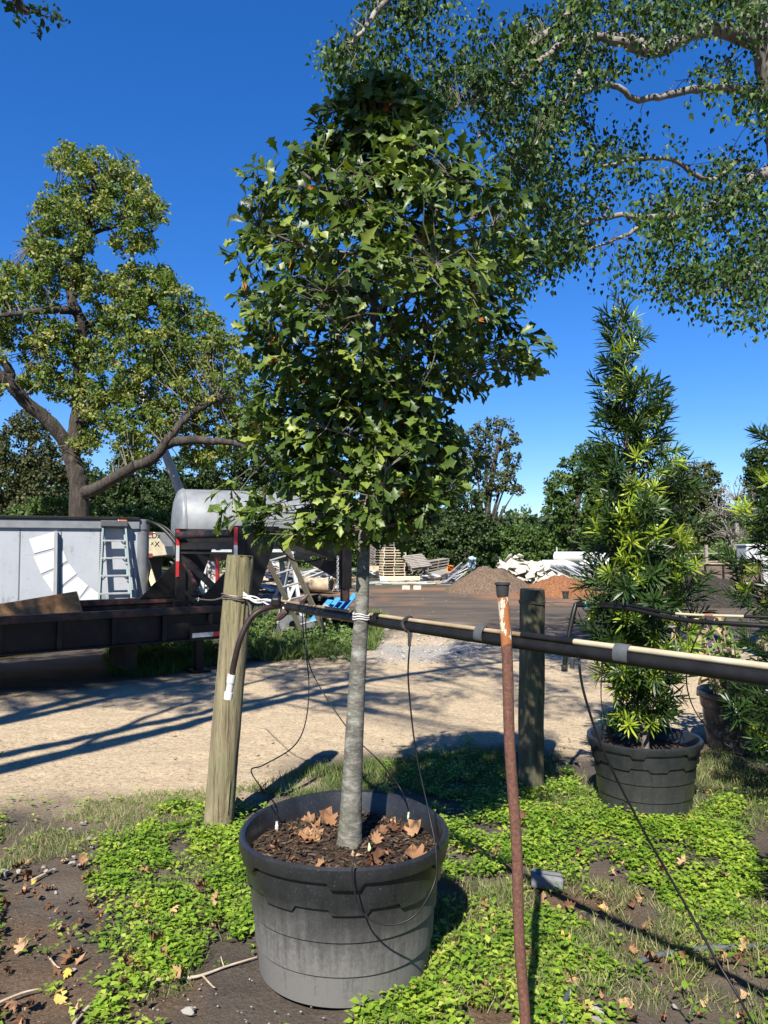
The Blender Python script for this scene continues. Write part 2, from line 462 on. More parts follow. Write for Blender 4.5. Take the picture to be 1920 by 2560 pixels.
# ------------------------------------------------------------------ box trailer, with what leans on it
BA, BB = P(0, 1400, 11.5), P(352, 1400, 12.3)
bdir = Vector((BB.x - BA.x, BB.y - BA.y, 0)).normalized(); bback = Vector((-bdir.y, bdir.x, 0)); bfront = -bback
def bw(px, py, off=0.0): return onwall(px, py, BA, BB) + bfront * off
def box_trailer():
    zt, zb = bw(352, 1298).z, .62
    c1 = Vector((BB.x, BB.y, 0)); c0 = c1 - bdir * 5.2
    root = empty('box_trailer', c0, 'scuffed white box trailer with riveted panels and a grey roof rail', 'trailer')
    m, t, b, o = nt('scuffed_white_panel')
    f = math_(t, 'MULTIPLY', noise(t, 7, 7, .75, (1, 1, .35)), noise(t, 1.6, 4, .6))
    c = ramp(t, [(.20, (.31, .322, .345)), (.33, (.285, .297, .32)), (.40, (.13, .135, .14)), (.48, (.25, .26, .275))], f)
    g = noise(t, 26, 5, .8, (.5, .5, 1.6))
    c = mixc(t, ramp(t, [(.61, (0, 0, 0)), (.68, (.75, .75, .75))], g), c, (.10, .10, .10))
    t.links.new(c, b.inputs['Base Color']); b.inputs['Roughness'].default_value = .38
    panel = m
    grey = M['galv']
    # panels between rivet lines
    xs = [0, 1.15, 2.3, 2.98, 4.15, 5.08]
    xr = []
    mid = [bw(50, 1400), bw(153, 1400), bw(251, 1400)]
    ts = [-.0] + sorted([(p - c0).dot(bdir) for p in mid])
    cuts = [0, ts[1] - 2.36, ts[1] - 1.18] + ts[1:] + [5.16]
    for a, bb in zip(cuts[:-1], cuts[1:]):
        q = MB(); cc = c0 + bdir * ((a + bb) / 2) + bback * .02
        q.beam(cc + Vector((0, 0, zb)), cc + Vector((0, 0, zt - .16)), bb - a - .004, .03, bback)
        q.build('side_panel', panel, root)
    q = MB()
    for a in cuts[1:-1] + [5.1]:
        for k in range(34):
            z = zb + .05 + k * (zt - .2 - zb - .05) / 33
            for dx in ((-.014,) if a > 5 else (-.012,)):
                p = c0 + bdir * (a + dx) + bfront * .0 + Vector((0, 0, z))
                q.lathe([(.0095, 0), (.007, -.006), (.0005, -.008)], 6, p, Matrix((bdir, Vector((0, 0, 1)), bback)).transposed())
    o = q.build('rivets', M['dark_board'], root); o['kind'] = 'stuff'
    q = MB()
    for k in range(74):
        p = c0 + bdir * (.04 + k * .069) + bfront * .032 + Vector((0, 0, zt - .135))
        q.lathe([(.012, 0), (.009, -.008), (.0005, -.01)], 6, p, Matrix((bdir, Vector((0, 0, 1)), bback)).transposed())
    o = q.build('rail_rivets', M['galv'], root); o['kind'] = 'stuff'
    for n_, z0, z1, th, mt in (('roof_rail', zt - .165, zt - .02, .035, grey), ('roof_lip', zt - .02, zt + .03, .06, M['black_steel']), ('bottom_rail', zb - .07, zb - .002, .04, M['black_steel'])):
        q = MB(); cc = c0 + bdir * 2.55 + bback * (.02 - .0)
        q.beam(c0 + bfront * (th - .02) / 1 * .5 + Vector((0, 0, (z0 + z1) / 2)), c1 - bdir * .03 + bfront * (th - .02) * .5 + Vector((0, 0, (z0 + z1) / 2)), th + .03, z1 - z0)
        q.build(n_, mt, root, None, .008)
    # rounded front corner, roof, far walls
    q = MB(); arc = [c1 - bdir * .02 + bdir * .16 * math.sin(a) + bback * .16 * (1 - math.cos(a)) for a in np.linspace(0, math.pi / 2, 9)]
    arc = [c1 - bdir * .06] + arc + [arc[-1] + bback * 1.8]
    vs = [p + Vector((0, 0, z)) for z in (zb, zt - .17) for p in arc]; n = len(arc)
    q.add(vs, [(i, i + 1, n + i + 1, n + i) for i in range(n - 1)])
    q.build('front_corner', grey, root, 40)
    q = MB(); arc2 = [p + (p - (c1 + bback * .5)).normalized() * .012 for p in arc]
    q.add([p + Vector((0, 0, z)) for z in (zt - .17, zt - .0) for p in arc2], [(i, i + 1, n + i + 1, n + i) for i in range(n - 1)])
    q.build('corner_cap', grey, root, 40)
    q = MB(); cc = (c0 + c1) / 2 + bback * 1.02
    q.box(cc + Vector((0, 0, zt + .0)), (5.2, 1.9, .05), Matrix((bdir, bback, Vector((0, 0, 1)))).transposed())
    q.build('roof', M['black_steel'], root)
    q = MB(); q.box(cc + bback * .92 + Vector((0, 0, (zt + zb) / 2)), (5.1, .04, zt - zb - .06), Matrix((bdir, bback, Vector((0, 0, 1)))).transposed())
    q.build('rear_wall', panel, root)
    q = MB(); q.box(cc + Vector((0, 0, zb - .05)), (5.0, 1.8, .08), Matrix((bdir, bback, Vector((0, 0, 1)))).transposed())
    q.build('chassis', M['black_steel'], root)
    for s in (.1, 1.75):
        q = MB(); wc = c0 + bdir * 1.6 + bback * s + Vector((0, 0, .33))
        Mx = Matrix((bdir, Vector((0, 0, 1)), bback)).transposed()
        q.lathe([(.18, .1), (.30, .11), (.335, .07), (.335, -.07), (.30, -.11), (.18, -.1)], 28, wc, Mx)
        wh = q.build('wheel', M['rubber'], root, 40)
        q = MB(); q.lathe([(.01, .04), (.17, .05), (.19, .09), (.19, -.09), (.17, -.05), (.01, -.04)], 24, wc, Mx); q.build('rim', M['galv'], wh, 40)
    q = MB(); q.beam(c1 + bdir * .1 + bback * .95 + Vector((0, 0, .5)), c1 + bdir * 1.2 + bback * .95 + Vector((0, 0, .45)), .1, .1)
    q.beam(c1 + bdir * .9 + bback * .95 + Vector((0, 0, .5)), c1 + bdir * .9 + bback * .95, .07, .07, bdir)
    q.build('drawbar', M['black_steel'], root)
    q = MB(); p = bw(305, 1304, .085); q.box(p, (.14, .06, .05), Matrix((bdir, bback, Vector((0, 0, 1)))).transposed()); q.build('marker_light', M['amber'], root, None, .01)
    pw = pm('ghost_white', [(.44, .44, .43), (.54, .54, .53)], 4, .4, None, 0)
    S = 400 / 1659.0
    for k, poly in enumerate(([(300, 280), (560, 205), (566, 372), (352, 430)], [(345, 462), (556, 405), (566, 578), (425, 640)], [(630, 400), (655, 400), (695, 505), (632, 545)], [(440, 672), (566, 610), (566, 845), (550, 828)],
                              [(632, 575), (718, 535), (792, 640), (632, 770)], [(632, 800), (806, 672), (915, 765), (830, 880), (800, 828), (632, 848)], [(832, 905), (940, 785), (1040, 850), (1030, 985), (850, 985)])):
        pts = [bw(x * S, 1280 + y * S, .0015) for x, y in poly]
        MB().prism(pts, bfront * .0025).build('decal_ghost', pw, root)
    tw = pm('weathered_batten', [(.19, .2, .2), (.30, .31, .31)], 9, .8, (6, 6, .4), .3, .003)
    a = bw(140, 1328, .05); bq = bw(139, 1500, .09)
    o = MB().beam(a, Vector((bq.x, bq.y, 0.0)), .055, .09, bback).build('leaning_batten', tw, None, None, .004)
    tag(o, 'grey weathered batten standing upright against the white box trailer', 'batten')
    return root
box_trailer()

def step_ladder():
    a = bw(285, 1308, .10); foot = Vector((0, 0, 0))
    top = Vector((a.x, a.y, a.z)); base = Vector((bw(288, 1500).x, bw(288, 1500).y, 0)) + bfront * .42
    root = empty('step_ladder', base, 'pale green fibreglass step ladder leaning on the white box trailer', 'ladder')
    hw0, hw1 = .17, .29
    up = (top - base).normalized()
    for s in (-1, 1):
        for off, nm in ((0, 'front_rail'), (-.075, 'rear_rail')):
            o = off
            MB().beam(base + bdir * s * (hw1 + (.0 if not off else -.03)) + bback * (-o * 1.0), top + bdir * s * (hw0 + (0 if not off else -.02)) + bback * (-o) + up * -.03, .028, .075 if not off else .04, bback).build(nm, M['fibreglass'], root, None, .004)
    L = (top - base).length
    for k in range(1, 7):
        t = k * .285 / L
        if t > .97: break
        hw = hw1 + (hw0 - hw1) * t
        c = base + (top - base) * t
        q = MB(); q.box(c + bfront * .0, (2 * hw - .02, .085, .028), Matrix((bdir, bback, Vector((0, 0, 1)))).transposed())
        st = q.build('step', M['alu'], root, None, .004)
        if k > 3:
            for s in (-1, 1):
                MB().beam(c + bdir * s * (hw - .09) + Vector((0, 0, -.005)), c + bdir * s * (hw - .01) + Vector((0, 0, -.09)), .02, .008, bback).build('brace', M['alu'], st)
    MB().box(top + Vector((0, 0, -.01)) , (2 * hw0 + .07, .16, .10), Matrix((bdir, bback, Vector((0, 0, 1)))).transposed()).build('top_cap', M['tape'], root, None, .012)
    a = P(262, 1440, 11.4)
step_ladder()

# ------------------------------------------------------------------ black flatbed trailer with gooseneck
FU = Vector((.789, .614, 0)); FN = Vector((-.614, .789, 0)); FC = Vector((-1.92, 9.6, 0)); ZU = Vector((0, 0, 1))
FM = Matrix((FU, FN, ZU)).transposed()
def fp(t, n, z): return FC + FU * t + FN * n + ZU * z
def tape(parent, a, b, nrm, w, n=4, first=0):
    a = Vector(a); b = Vector(b)
    for k in range(n):
        p, q = a + (b - a) * (k / n), a + (b - a) * ((k + 1) / n)
        MB().beam(p, q, w, .004, nrm).build('reflective_tape', M['red_paint'] if (k + first) % 2 else M['white_paint'], parent)
def flatbed():
    LEN, WID = 7.6, 2.0
    root = empty('gooseneck_trailer', FC, 'long black steel flatbed trailer with a raised gooseneck and coupler post', 'trailer')
    q = MB(); q.beam(fp(-LEN, 0, .80), fp(.02, 0, .80), .10, .085); q.build('side_rail', M['rusty_black'], root, None, .008)
    q = MB(); q.beam(fp(-LEN, WID, .80), fp(0, WID, .80), .10, .085); q.build('side_rail', M['rusty_black'], root, None, .008)
    q = MB(); q.beam(fp(-LEN, .03, .60), fp(0, .03, .60), .015, .32); q.beam(fp(-LEN, .0, .435), fp(0, .0, .435), .09, .02)
    q.beam(fp(-LEN, WID - .03, .60), fp(0, WID - .03, .60), .015, .32); q.build('main_beam', M['black_steel'], root)
    for k in range(13):
        t = -.35 - k * .6
        MB().beam(fp(t, -.01, .45), fp(t, -.01, .757), .05, .06, FN).build('stake_pocket', M['black_steel'], root, None, .004)
    for k in range(12):
        n0 = .08 + k * .157
        MB().beam(fp(-LEN, n0 + .06, .60), fp(-.03, n0 + .06, .60), .148, .03).build('deck_plank', M['dark_board'], root)
    for k in range(6):
        t = -.25 - k * 1.35
        MB().beam(fp(t, .05, .52), fp(t, WID - .05, .52), .08, .12).build('cross_member', M['black_steel'], root)
    MB().beam(fp(-.02, .0, .64), fp(-.02, WID, .64), .08, .30, ZU).build('front_beam', M['black_steel'], root)
    MB().box(fp(-.32, -.035, .53), (.62, .02, .16), FM).build('tape_board', M['black_steel'], root)
    tape(root, fp(-.60, -.048, .49), fp(-.05, -.048, .49), FN, .055, 2, 0)
    # jack leg
    q = MB(); q.beam(fp(-.40, .22, .0), fp(-.40, .22, .72), .10, .10, FU); q.box(fp(-.40, .22, .015), (.24, .24, .03), FM); q.build('jack_leg', M['black_steel'], root, None, .005)
    q = MB(); q.beam(fp(-.40, WID - .22, .0), fp(-.40, WID - .22, .72), .10, .10, FU); q.box(fp(-.40, WID - .22, .015), (.24, .24, .03), FM); q.build('jack_leg', M['black_steel'], root, None, .005)
    # uprights with gusset plates
    zt = 1.86
    for n, nm in ((.05, 0), (WID - .05, 1)):
        q = MB(); q.beam(fp(.06, n, .62), fp(.06, n, zt), .12, .13, FU)
        up = q.build('upright', M['black_steel'], root, None, .006)
        tape(up, fp(-.012, n - .07, zt - .02), fp(-.012, n - .07, zt - .72), FN, .05, 3, 1)
        q = MB(); q.prism([fp(.13, n - .015, .66), fp(.24, n - .015, .66), fp(.62, n - .015, zt - .16), fp(.66, n - .015, zt), fp(.0, n - .015, zt)], FN * .03); q.build('gusset_plate', M['black_steel'], root)
        q = MB(); q.prism([fp(-.02, n - .012, .84), fp(-.02, n - .012, 1.36), fp(-.55, n - .012, .84)], FN * .024); q.build('rear_gusset', M['black_steel'], root)
    MB().tube([fp(.0, .1, zt - .10), fp(.0, WID - .1, zt - .10)], .055, 12).build('cross_tube', M['rusty_black'], root, 40)
    MB().beam(fp(.05, .1, zt - .26), fp(.05, WID - .1, zt - .26), .05, .10).build('cross_beam', M['black_steel'], root)
    MB().beam(fp(.05, .1, zt - .36), fp(.05, WID - .1, zt - .36), .05, .03).build('cross_bar', M['black_steel'], root)
    MB().beam(fp(.06, .12, .78), fp(.06, WID - .12, zt - .42), .05, .09).build('diagonal_brace', M['black_steel'], root)
    MB().beam(fp(.06, WID * .55, .80), fp(.06, WID - .1, zt - .42), .04, .05).build('diagonal_brace', M['rusty_black'], root)
    MB().tube([fp(.10, .75, .80), fp(.10, .75, 1.45)], .03, 8).build('jack_crank', M['red_paint'], root, 40)
    MB().beam(fp(-.25, .55, .93), fp(.05, 1.6, .93), .22, .03).build('step_plate', M['black_steel'], root)
    # neck
    cx, cn = 2.42, WID / 2
    for n in (.05, WID - .05):
        q = MB(); pts_t = [fp(.1, n, zt - .01), fp(1.1, n + (cn - n) * .42, zt - .01), fp(cx - .1, cn + (n - cn) * .05, 1.56)]
        pts_b = [fp(.1, n, zt - .22), fp(1.0, n + (cn - n) * .42, zt - .20), fp(cx - .1, cn + (n - cn) * .05, 1.36)]
        side = FN * (.05 if n < 1 else -.05)
        vs = pts_t + pts_b; vs += [p + side for p in vs]
        q.add(vs, [(0, 1, 4, 3), (1, 2, 5, 4), (6, 9, 10, 7), (7, 10, 11, 8), (0, 6, 7, 1), (1, 7, 8, 2), (3, 4, 10, 9), (4, 5, 11, 10), (0, 3, 9, 6), (2, 8, 11, 5)])
        nk = q.build('neck_beam', M['black_steel'], root, None, .006)
        if n < 1: tape(nk, fp(.95, n + (cn - n) * .38 - .012, zt - .06), fp(1.5, n + (cn - n) * .62 - .012, zt - .13), FN, .05, 2, 0)
    q = MB(); q.beam(fp(cx, cn, .92), fp(cx, cn, 1.62), .16, .16, FU); q.build('coupler_post', M['black_steel'], root, None, .008)
    q = MB(); q.lathe([(.01, .72), (.07, .72), (.075, .74), (.075, .95), (.01, .95)], 16, fp(cx, cn, 0)); q.build('coupler_tube', M['rusty_black'], root, 40)
    MB().prism([fp(cx - .10, cn - .02, 1.36), fp(cx - .10, cn - .02, 1.05), fp(cx - .8, cn - .02, 1.40)], FN * .04).build('neck_gusset', M['black_steel'], root)
    # safety chains
    for n0 in (-.12, .12):
        q = MB()
        for k in range(15):
            c = fp(cx - .22, cn + n0, 1.42 - k * .036)
            a = math.pi / 2 * (k % 2)
            h = FU * math.cos(a) + FN * math.sin(a)
            ring = [c + h * .016 * math.cos(u) + ZU * .026 * math.sin(u) for u in np.linspace(0, 2 * math.pi, 9)]
            q.tube(ring, .006, 5, False)
        q.build('safety_chain', M['metal_grey'], root)
    MB().tube(spline([fp(.9, .5, 1.62), fp(1.2, .6, 1.40), fp(1.6, .8, 1.36), fp(2.0, .95, 1.42)]), .012, 6).build('brake_cable', M['hose_black'], root, 40)
    for t in (-4.3, -5.2):
        for n in (.02, WID - .02):
            q = MB(); wc = fp(t, n + (.16 if n < 1 else -.16), .37); Mx = Matrix((FU, ZU, -FN)).transposed()
            q.lathe([(.2, .11), (.33, .12), (.37, .08), (.37, -.08), (.33, -.12), (.2, -.11)], 28, wc, Mx)
            wh = q.build('wheel', M['rubber'], root, 40)
            q = MB(); q.lathe([(.01, .05), (.19, .06), (.21, .1), (.21, -.1), (.19, -.06), (.01, -.05)], 24, wc, Mx); q.build('rim', M['galv'], wh, 40)
    return root
flatbed()

# plywood on the deck and under the trailer
def board(name, pts, thick, mat, label, cat, group=None, bev=0):
    o = MB().prism(pts, thick).build(name, mat, None, None, bev)
    return tag(o, label, cat, group)
a, b_ = P(-40, 1525, 9.3), P(195, 1480, 9.95)
board('plywood_sheet', [onwall(x_, y_, fp(-5, 1.1, 0), fp(0, 1.1, 0)) for x_, y_ in ((-120, 1580), (214, 1552), (192, 1478), (-120, 1530))], FN * .018, M['ply'], 'orange plywood sheet propped on the deck of the black flatbed', 'plywood')
g0 = G(-80, 1730); g1 = G(280, 1665)
board('plywood_sheet', [fp(-4.6, .25, .22), fp(-.95, .55, .43), fp(-.95, .9, .43), fp(-4.6, .9, .22)], ZU * .02, M['new_wood'], 'plywood sheet slung low beneath the black flatbed', 'plywood')
for k in range(3):
    c = fp(-1.2 - k * 1.6, .7, 0)
    o = MB().beam(c + ZU * -.01 - FN * .3, c + ZU * -.01 + FN * .3, .15, .84 if False else .3).build('timber_block', M['dark_board'])
    o.location.z = [.25, .17, .08][k] - .01
    tag(o, 'dark timber block holding up the plywood beneath the black flatbed', 'block', 'blocks beneath the flatbed')

# ------------------------------------------------------------------ grey tank on a white stand
def tank():
    c = Vector((-2.55, 13.6, 1.98)); ax = Vector((.93, .36, 0)).normalized(); sd = Vector((-ax.y, ax.x, 0))
    r = .64; L = 2.3
    root = empty('storage_tank', (c.x, c.y, 0), 'grey galvanised cylindrical tank lying on a white angled stand', 'tank')
    Mx = Matrix((sd, ZU, ax)).transposed()
    dome = [(r * math.cos(a), -L / 2 - .16 * math.sin(a)) for a in np.linspace(math.pi / 2 - .01, 0, 10)]
    q = MB(); q.lathe(dome + [(r, 0), (r, L / 2)] + [(r * math.cos(a), L / 2 + .16 * math.sin(a)) for a in np.linspace(0, math.pi / 2 - .01, 10)], 56, c, Mx)
    q.build('shell', M['galv'], root, 35)
    for z in (-L / 2 + .02, -L / 2 + .56, L / 2 - .4):
        q = MB(); q.lathe([(r + .002, z - .02), (r + .014, z - .014), (r + .014, z + .014), (r + .002, z + .02)], 56, c, Mx); q.build('seam_band', M['galv'], root, 35)
    wp = M['white_paint']
    for e, tx in ((-.75, 0), (.75, 1)):
        cc = c + ax * e; z1 = c.z - .48
        for s in (-1, 1):
            MB().beam(Vector((cc.x, cc.y, 0)) + sd * s * .62 + ax * .22 * (1 if tx else -1), Vector((cc.x, cc.y, z1)) + sd * s * .44, .075, .06, ax).build('stand_leg', wp, root)
            MB().beam(Vector((cc.x, cc.y, .05)) + sd * s * .60 - ax * .35 * (1 if tx else -1), Vector((cc.x, cc.y, .95)) + sd * s * .5 + ax * .08, .06, .05, ax).build('stand_brace', wp, root)
        MB().beam(Vector((cc.x, cc.y, .12)) + sd * .58, Vector((cc.x, cc.y, z1 - .1)) - sd * .46, .06, .03, ax).build('cross_brace', wp, root)
        MB().beam(Vector((cc.x, cc.y, .12)) - sd * .58 + ax * .05, Vector((cc.x, cc.y, z1 - .1)) + sd * .46 + ax * .05, .06, .03, ax).build('cross_brace', wp, root)
        MB().beam(Vector((cc.x, cc.y, z1)) + sd * .5, Vector((cc.x, cc.y, z1)) - sd * .5, .08, .08).build('saddle_beam', wp, root)
    for s in (-1, 1):
        MB().beam(Vector((c.x, c.y, c.z - .45)) + sd * s * .44 - ax * .9, Vector((c.x, c.y, c.z - .45)) + sd * s * .44 + ax * .9, .07, .07).build('stand_rail', wp, root)
tank()

# ------------------------------------------------------------------ cream camper nose, hose, plank, pole
def camper():
    c = P(380, 1360, 16.5)
    root = empty('camper_trailer', (c.x - 1.2, c.y, 0), 'cream camper nose with dark red stripes behind the white box trailer', 'camper')
    x1 = P(418, 1360, 16.5).x; x0 = x1 - 2.6; y0 = 16.5
    zt, zb = P(0, 1330, 16.5).z, P(0, 1388, 16.5).z - .05
    prof = [(x0, zb), (x1 - .5, zb), (x1, zb + .05), (x1 - .06, zb + .25), (x1 - .28, zt), (x0, zt)]
    MB().prism([(x, y0, z) for x, z in prof], (0, 2.0, 0)).build('body', M['cream_pvc'], root, None, .02)
    for za, zb_ in ((zt - .07, zt + .003), (zb + .0, zb + .09)):
        MB().box(((x0 + x1 - .32) / 2, y0 - .004, (za + zb_) / 2), (x1 - .32 - x0, .006, zb_ - za)).build('stripe', pm('maroon', [(.13, .02, .02), (.2, .035, .03)], 6, .5, None, 0) if 'maroon' not in bpy.data.materials else bpy.data.materials['maroon'], root)
    for txt, px, py, s in (('CDx', 366, 1345, .13), ('x', 377, 1362, .10), ('X', 386, 1366, .13)):
        cu = bpy.data.curves.new('lettering', 'FONT'); cu.body = txt; cu.size = s * 1.25; cu.extrude = .003
        p = P(px, py, y0 - .006)
        tmp = bpy.data.objects.new('tmp', cu); me = bpy.data.meshes.new_from_object(tmp); bpy.data.objects.remove(tmp)
        me.materials.clear(); me.materials.append(M['black_steel'])
        me.transform(Matrix.Translation(p) @ Matrix.Rotation(math.pi / 2, 4, 'X')); o = link('lettering', me, root)
    for s in (.2, 1.8):
        q = MB(); q.lathe([(.02, .09), (.28, .1), (.32, .06), (.32, -.06), (.28, -.1), (.02, -.09)], 24, (x0 + 1.0, y0 + s, .32), Matrix(((1, 0, 0), (0, 0, 1), (0, 1, 0))))
        q.build('wheel', M['rubber'], root, 40)
    MB().box(((x0 + x1) / 2 - .3, y0 + 1.0, (zb + .3) / 2), (1.9, 1.6, zb - .3)).build('skirt', M['dark_board'], root)
camper()
hz = MB(); pts = spline([bw(345, 1304, -.2), P(385, 1308, 12.3), P(425, 1340, 12.2), P(455, 1390, 12.1), P(462, 1460, 12.0), P(455, 1520, 12.0) , P(430, 1600, 12.2)])
pts[-1].z = .0
tag(hz.tube(pts, .028, 8).build('drain_hose', M['hose_black'], None, 40), 'thick black hose arching down from the corner of the box trailer', 'hose')
pts = [p + Vector((.06, .15, -.02)) for p in spline([bw(345, 1304, -.2), P(380, 1306, 12.3), P(415, 1330, 12.2), P(440, 1370, 12.1), P(455, 1440, 12.0), P(440, 1580, 12.1)])]
pts[-1].z = .0
tag(MB().tube(pts, .02, 8).build('drain_hose', M['hose_black'], None, 40), 'thinner black hose hanging inside the arch of the thick one', 'hose')
a = P(366, 1402, 12.6); b_ = P(400, 1510, 12.3); d = (b_ - a); b_ = a + d * ((a.z - 0) / (a.z - b_.z))
tag(MB().beam(a, b_, .09, .04, (0, 1, 0)).build('yellow_plank', M['new_wood']), 'fresh yellow plank leaning beside the corner of the box trailer', 'plank')
a = P(408, 1120, 21); b_ = P(478, 1300, 20); d = b_ - a; b_ = b_ + d * (b_.z / (a.z - b_.z))
tag(MB().tube([a - d * 1.2, a, b_], [.10, .12, .17], 12).build('leaning_pole', pm('pole_wood', [(.30, .26, .21), (.44, .40, .34)], 5, .85, (4, 4, .3), .3, .005), None, 40), 'pale bare wooden pole leaning behind the grey tank', 'pole')

# ------------------------------------------------------------------ extension ladder against the neck
def ext_ladder():
    foot = G(828, 1592); foot2 = G(792, 1588)
    top = P(708, 1352, 11.02); top2 = P(676, 1362, 11.12)
    foot = Vector((foot.x, 12.3, 0)); foot.x = (826 - 960) / F * 12.3
    foot2 = foot + (top2 - top)
    root = empty('extension_ladder', foot, 'tan extension ladder leaning on the gooseneck of the black trailer', 'ladder')
    wv = (top2 - top).normalized() * .40
    up = (top - foot).cross(wv)
    for o_ in (Vector(), wv):
        MB().beam(foot + o_, top + o_, .03, .085, wv).build('rail', M['ladder_tan'], root, None, .004)
    n = 8
    for k in range(1, n):
        p = foot + (top - foot) * (k / n)
        MB().tube([p, p + wv], .016, 8).build('rung', M['alu'], root, 40)
    dots = MB()
    for k in range(1, n):
        p = foot + (top - foot) * (k / n) - wv.normalized() * .016
        dots.tube([p, p - wv.normalized() * .004], .02, 8)
    dots.build('rung_ends', M['black_steel'], root)
ext_ladder()

# ------------------------------------------------------------------ wooden posts
def wood_post(name, base, top, r0, r1, label, cols, seed):
    root = empty(name, base, label, 'post', 'wooden fence posts')
    n, m = 40, 46
    base = Vector(base) - ZU * .03; top = Vector(top)
    ax = (top - base); q = MB(); vs = []
    x = ax.cross(Vector((0, 1, 0))).normalized(); y = x.cross(ax).normalized()
    rr = random.Random(seed)
    cracks = [(rr.uniform(0, 6.283), rr.uniform(0, .7), rr.uniform(.15, .5), rr.uniform(.004, .009)) for _ in range(16)]
    for i in range(m):
        t = i / (m - 1)
        for k in range(n):
            a = 2 * math.pi * k / n
            r = r0 + (r1 - r0) * t
            r *= 1 + .018 * math.sin(3 * a + 2.3 * t + seed) + .012 * math.sin(7 * a + 5 * t)
            r += .006 * (float(vnoise(a * 2.2 + seed, t * 4, 2.0, seed)) - .5)
            for (ca, t0, ln, dp) in cracks:
                d = abs((a - ca - .15 * math.sin(t * 6 + ca) + math.pi) % (2 * math.pi) - math.pi)
                if t0 < t < t0 + ln and d < .11: r -= dp * (1 - d / .11)
            if i == m - 1: r -= .004
            vs.append(base + ax * t + x * math.cos(a) * r + y * math.sin(a) * r)
    fs = [(i * n + k, i * n + (k + 1) % n, (i + 1) * n + (k + 1) % n, (i + 1) * n + k) for i in range(m - 1) for k in range(n)]
    q.add(vs, fs)
    mm, t_, b, o = nt(name + '_wood')
    tc = t_.nodes.new('ShaderNodeTexCoord')
    n1 = noise(t_, 5, 7, .7, (3.2, 3.2, .28)); n2 = noise(t_, 3, 4, .6); n3 = noise(t_, 22, 6, .75, (3, 3, .12))
    c = ramp(t_, [(.3, cols[0]), (.5, cols[1]), (.7, cols[2])], n1)
    c = mixc(t_, ramp(t_, [(.45, (0, 0, 0)), (.7, (.6, .6, .6))], n2), c, cols[3])
    c = mixc(t_, ramp(t_, [(.34, (.85, .85, .85)), (.47, (0, 0, 0))], n3), c, (.045, .036, .022))
    t_.links.new(c, b.inputs['Base Color']); b.inputs['Roughness'].default_value = .9
    bump(t_, b, math_(t_, 'ADD', n1, n3), 1.0, .016)
    q.build('shaft', mm, root, 60)
    q = MB(); q.add([base + ax * 1.0 + x * math.cos(2 * math.pi * k / n) * (r1 - .003) + y * math.sin(2 * math.pi * k / n) * (r1 - .003) - ax.normalized() * .002 for k in range(n)], [tuple(range(n))])
    q.build('end_grain', pm(name + '_end', [(.10, .08, .05), (.2, .16, .10)], 30, .95, None, .6, .004), root)
    return root, x, y
P1B, P1T = G(545, 2062), P(601, 1388, 4.30)
post1, _x, _y = wood_post('wooden_post', P1B, P1T, .083, .079, 'weathered greenish post with a capped hose end hanging on it', [(.085, .068, .036), (.19, .155, .088), (.29, .25, .15), (.17, .17, .078)], 3)
P2B, P2T = G(1327, 1972), P(1330, 1473, 4.86)
post2, _x, _y = wood_post('wooden_post', P2B, P2T, .082, .081, 'dark mossy post behind the rusty pole, wire looped round it', [(.045, .04, .025), (.10, .088, .052), (.18, .16, .095), (.10, .11, .05)], 8)

def loop(c, ax, r, a0=0, a1=6.283, n=28, wob=.004):
    ax = Vector(ax).normalized(); x = ax.cross(Vector((0, 1, .01))).normalized(); y = ax.cross(x)
    return [Vector(c) + x * math.cos(a) * r + y * math.sin(a) * r + ax * (wob * math.sin(a * 3 + r * 500)) for a in np.linspace(a0, a1, n)]
wire = pm('wire', [(.10, .07, .05), (.22, .19, .17)], 30, .5, None, 0, .001, .5)
twine = pm('twine', [(.35, .34, .33), (.55, .54, .52)], 60, .8, None, .3, .001)
c1 = P1B + (P1T - P1B) * ((P(598, 1492, 4.3).z) / P1T.z)
PIPE0 = P(700, 1512, 4.02)
def wire_tie():
    root = empty('fence_wire', c1, 'rusty wire twisted round the greenish post and tied to the black pipe', 'wire')
    q = MB()
    for k in range(3): q.tube(loop(c1 + ZU * (.012 * k - .012), P1T - P1B, .0835 + .002 * k, k, 6.4 + k), .0035, 6)
    q.build('wire_loop', wire, root, 40)
    q = MB()
    s = c1 + Vector((.05, -.07, 0))
    for k in range(4):
        q.tube(spline([s + Vector((0, 0, .01 * k)), s + (PIPE0 - s) * .35 + Vector((0, 0, .018 * math.sin(k * 2))), s + (PIPE0 - s) * .7 + Vector((0, .01 * k, .016 * math.cos(k * 2.5))), PIPE0 + Vector((.02, 0, .004 * k))]), .004, 6)
    q.build('twine_strand', twine, root, 40)
    q = MB(); q.tube(spline([s + Vector((.02, 0, -.01)), s + Vector((.04, 0, -.05)), s + Vector((.045, .005, -.14))]), .008, 6); q.build('wire_tail', wire, root, 40)
    q = MB(); a = c1 + Vector((-.07, .02, 0)); q.tube(spline([a, P(530, 1500, 4.6), P(490, 1497, 5.4)]), .004, 6); q.build('wire_run', wire, root, 40)
wire_tie()
c2 = Vector((P2T.x, P2T.y, P(1330, 1506, 4.86).z))
PIPE2 = P(1440, 1513, 4.7)
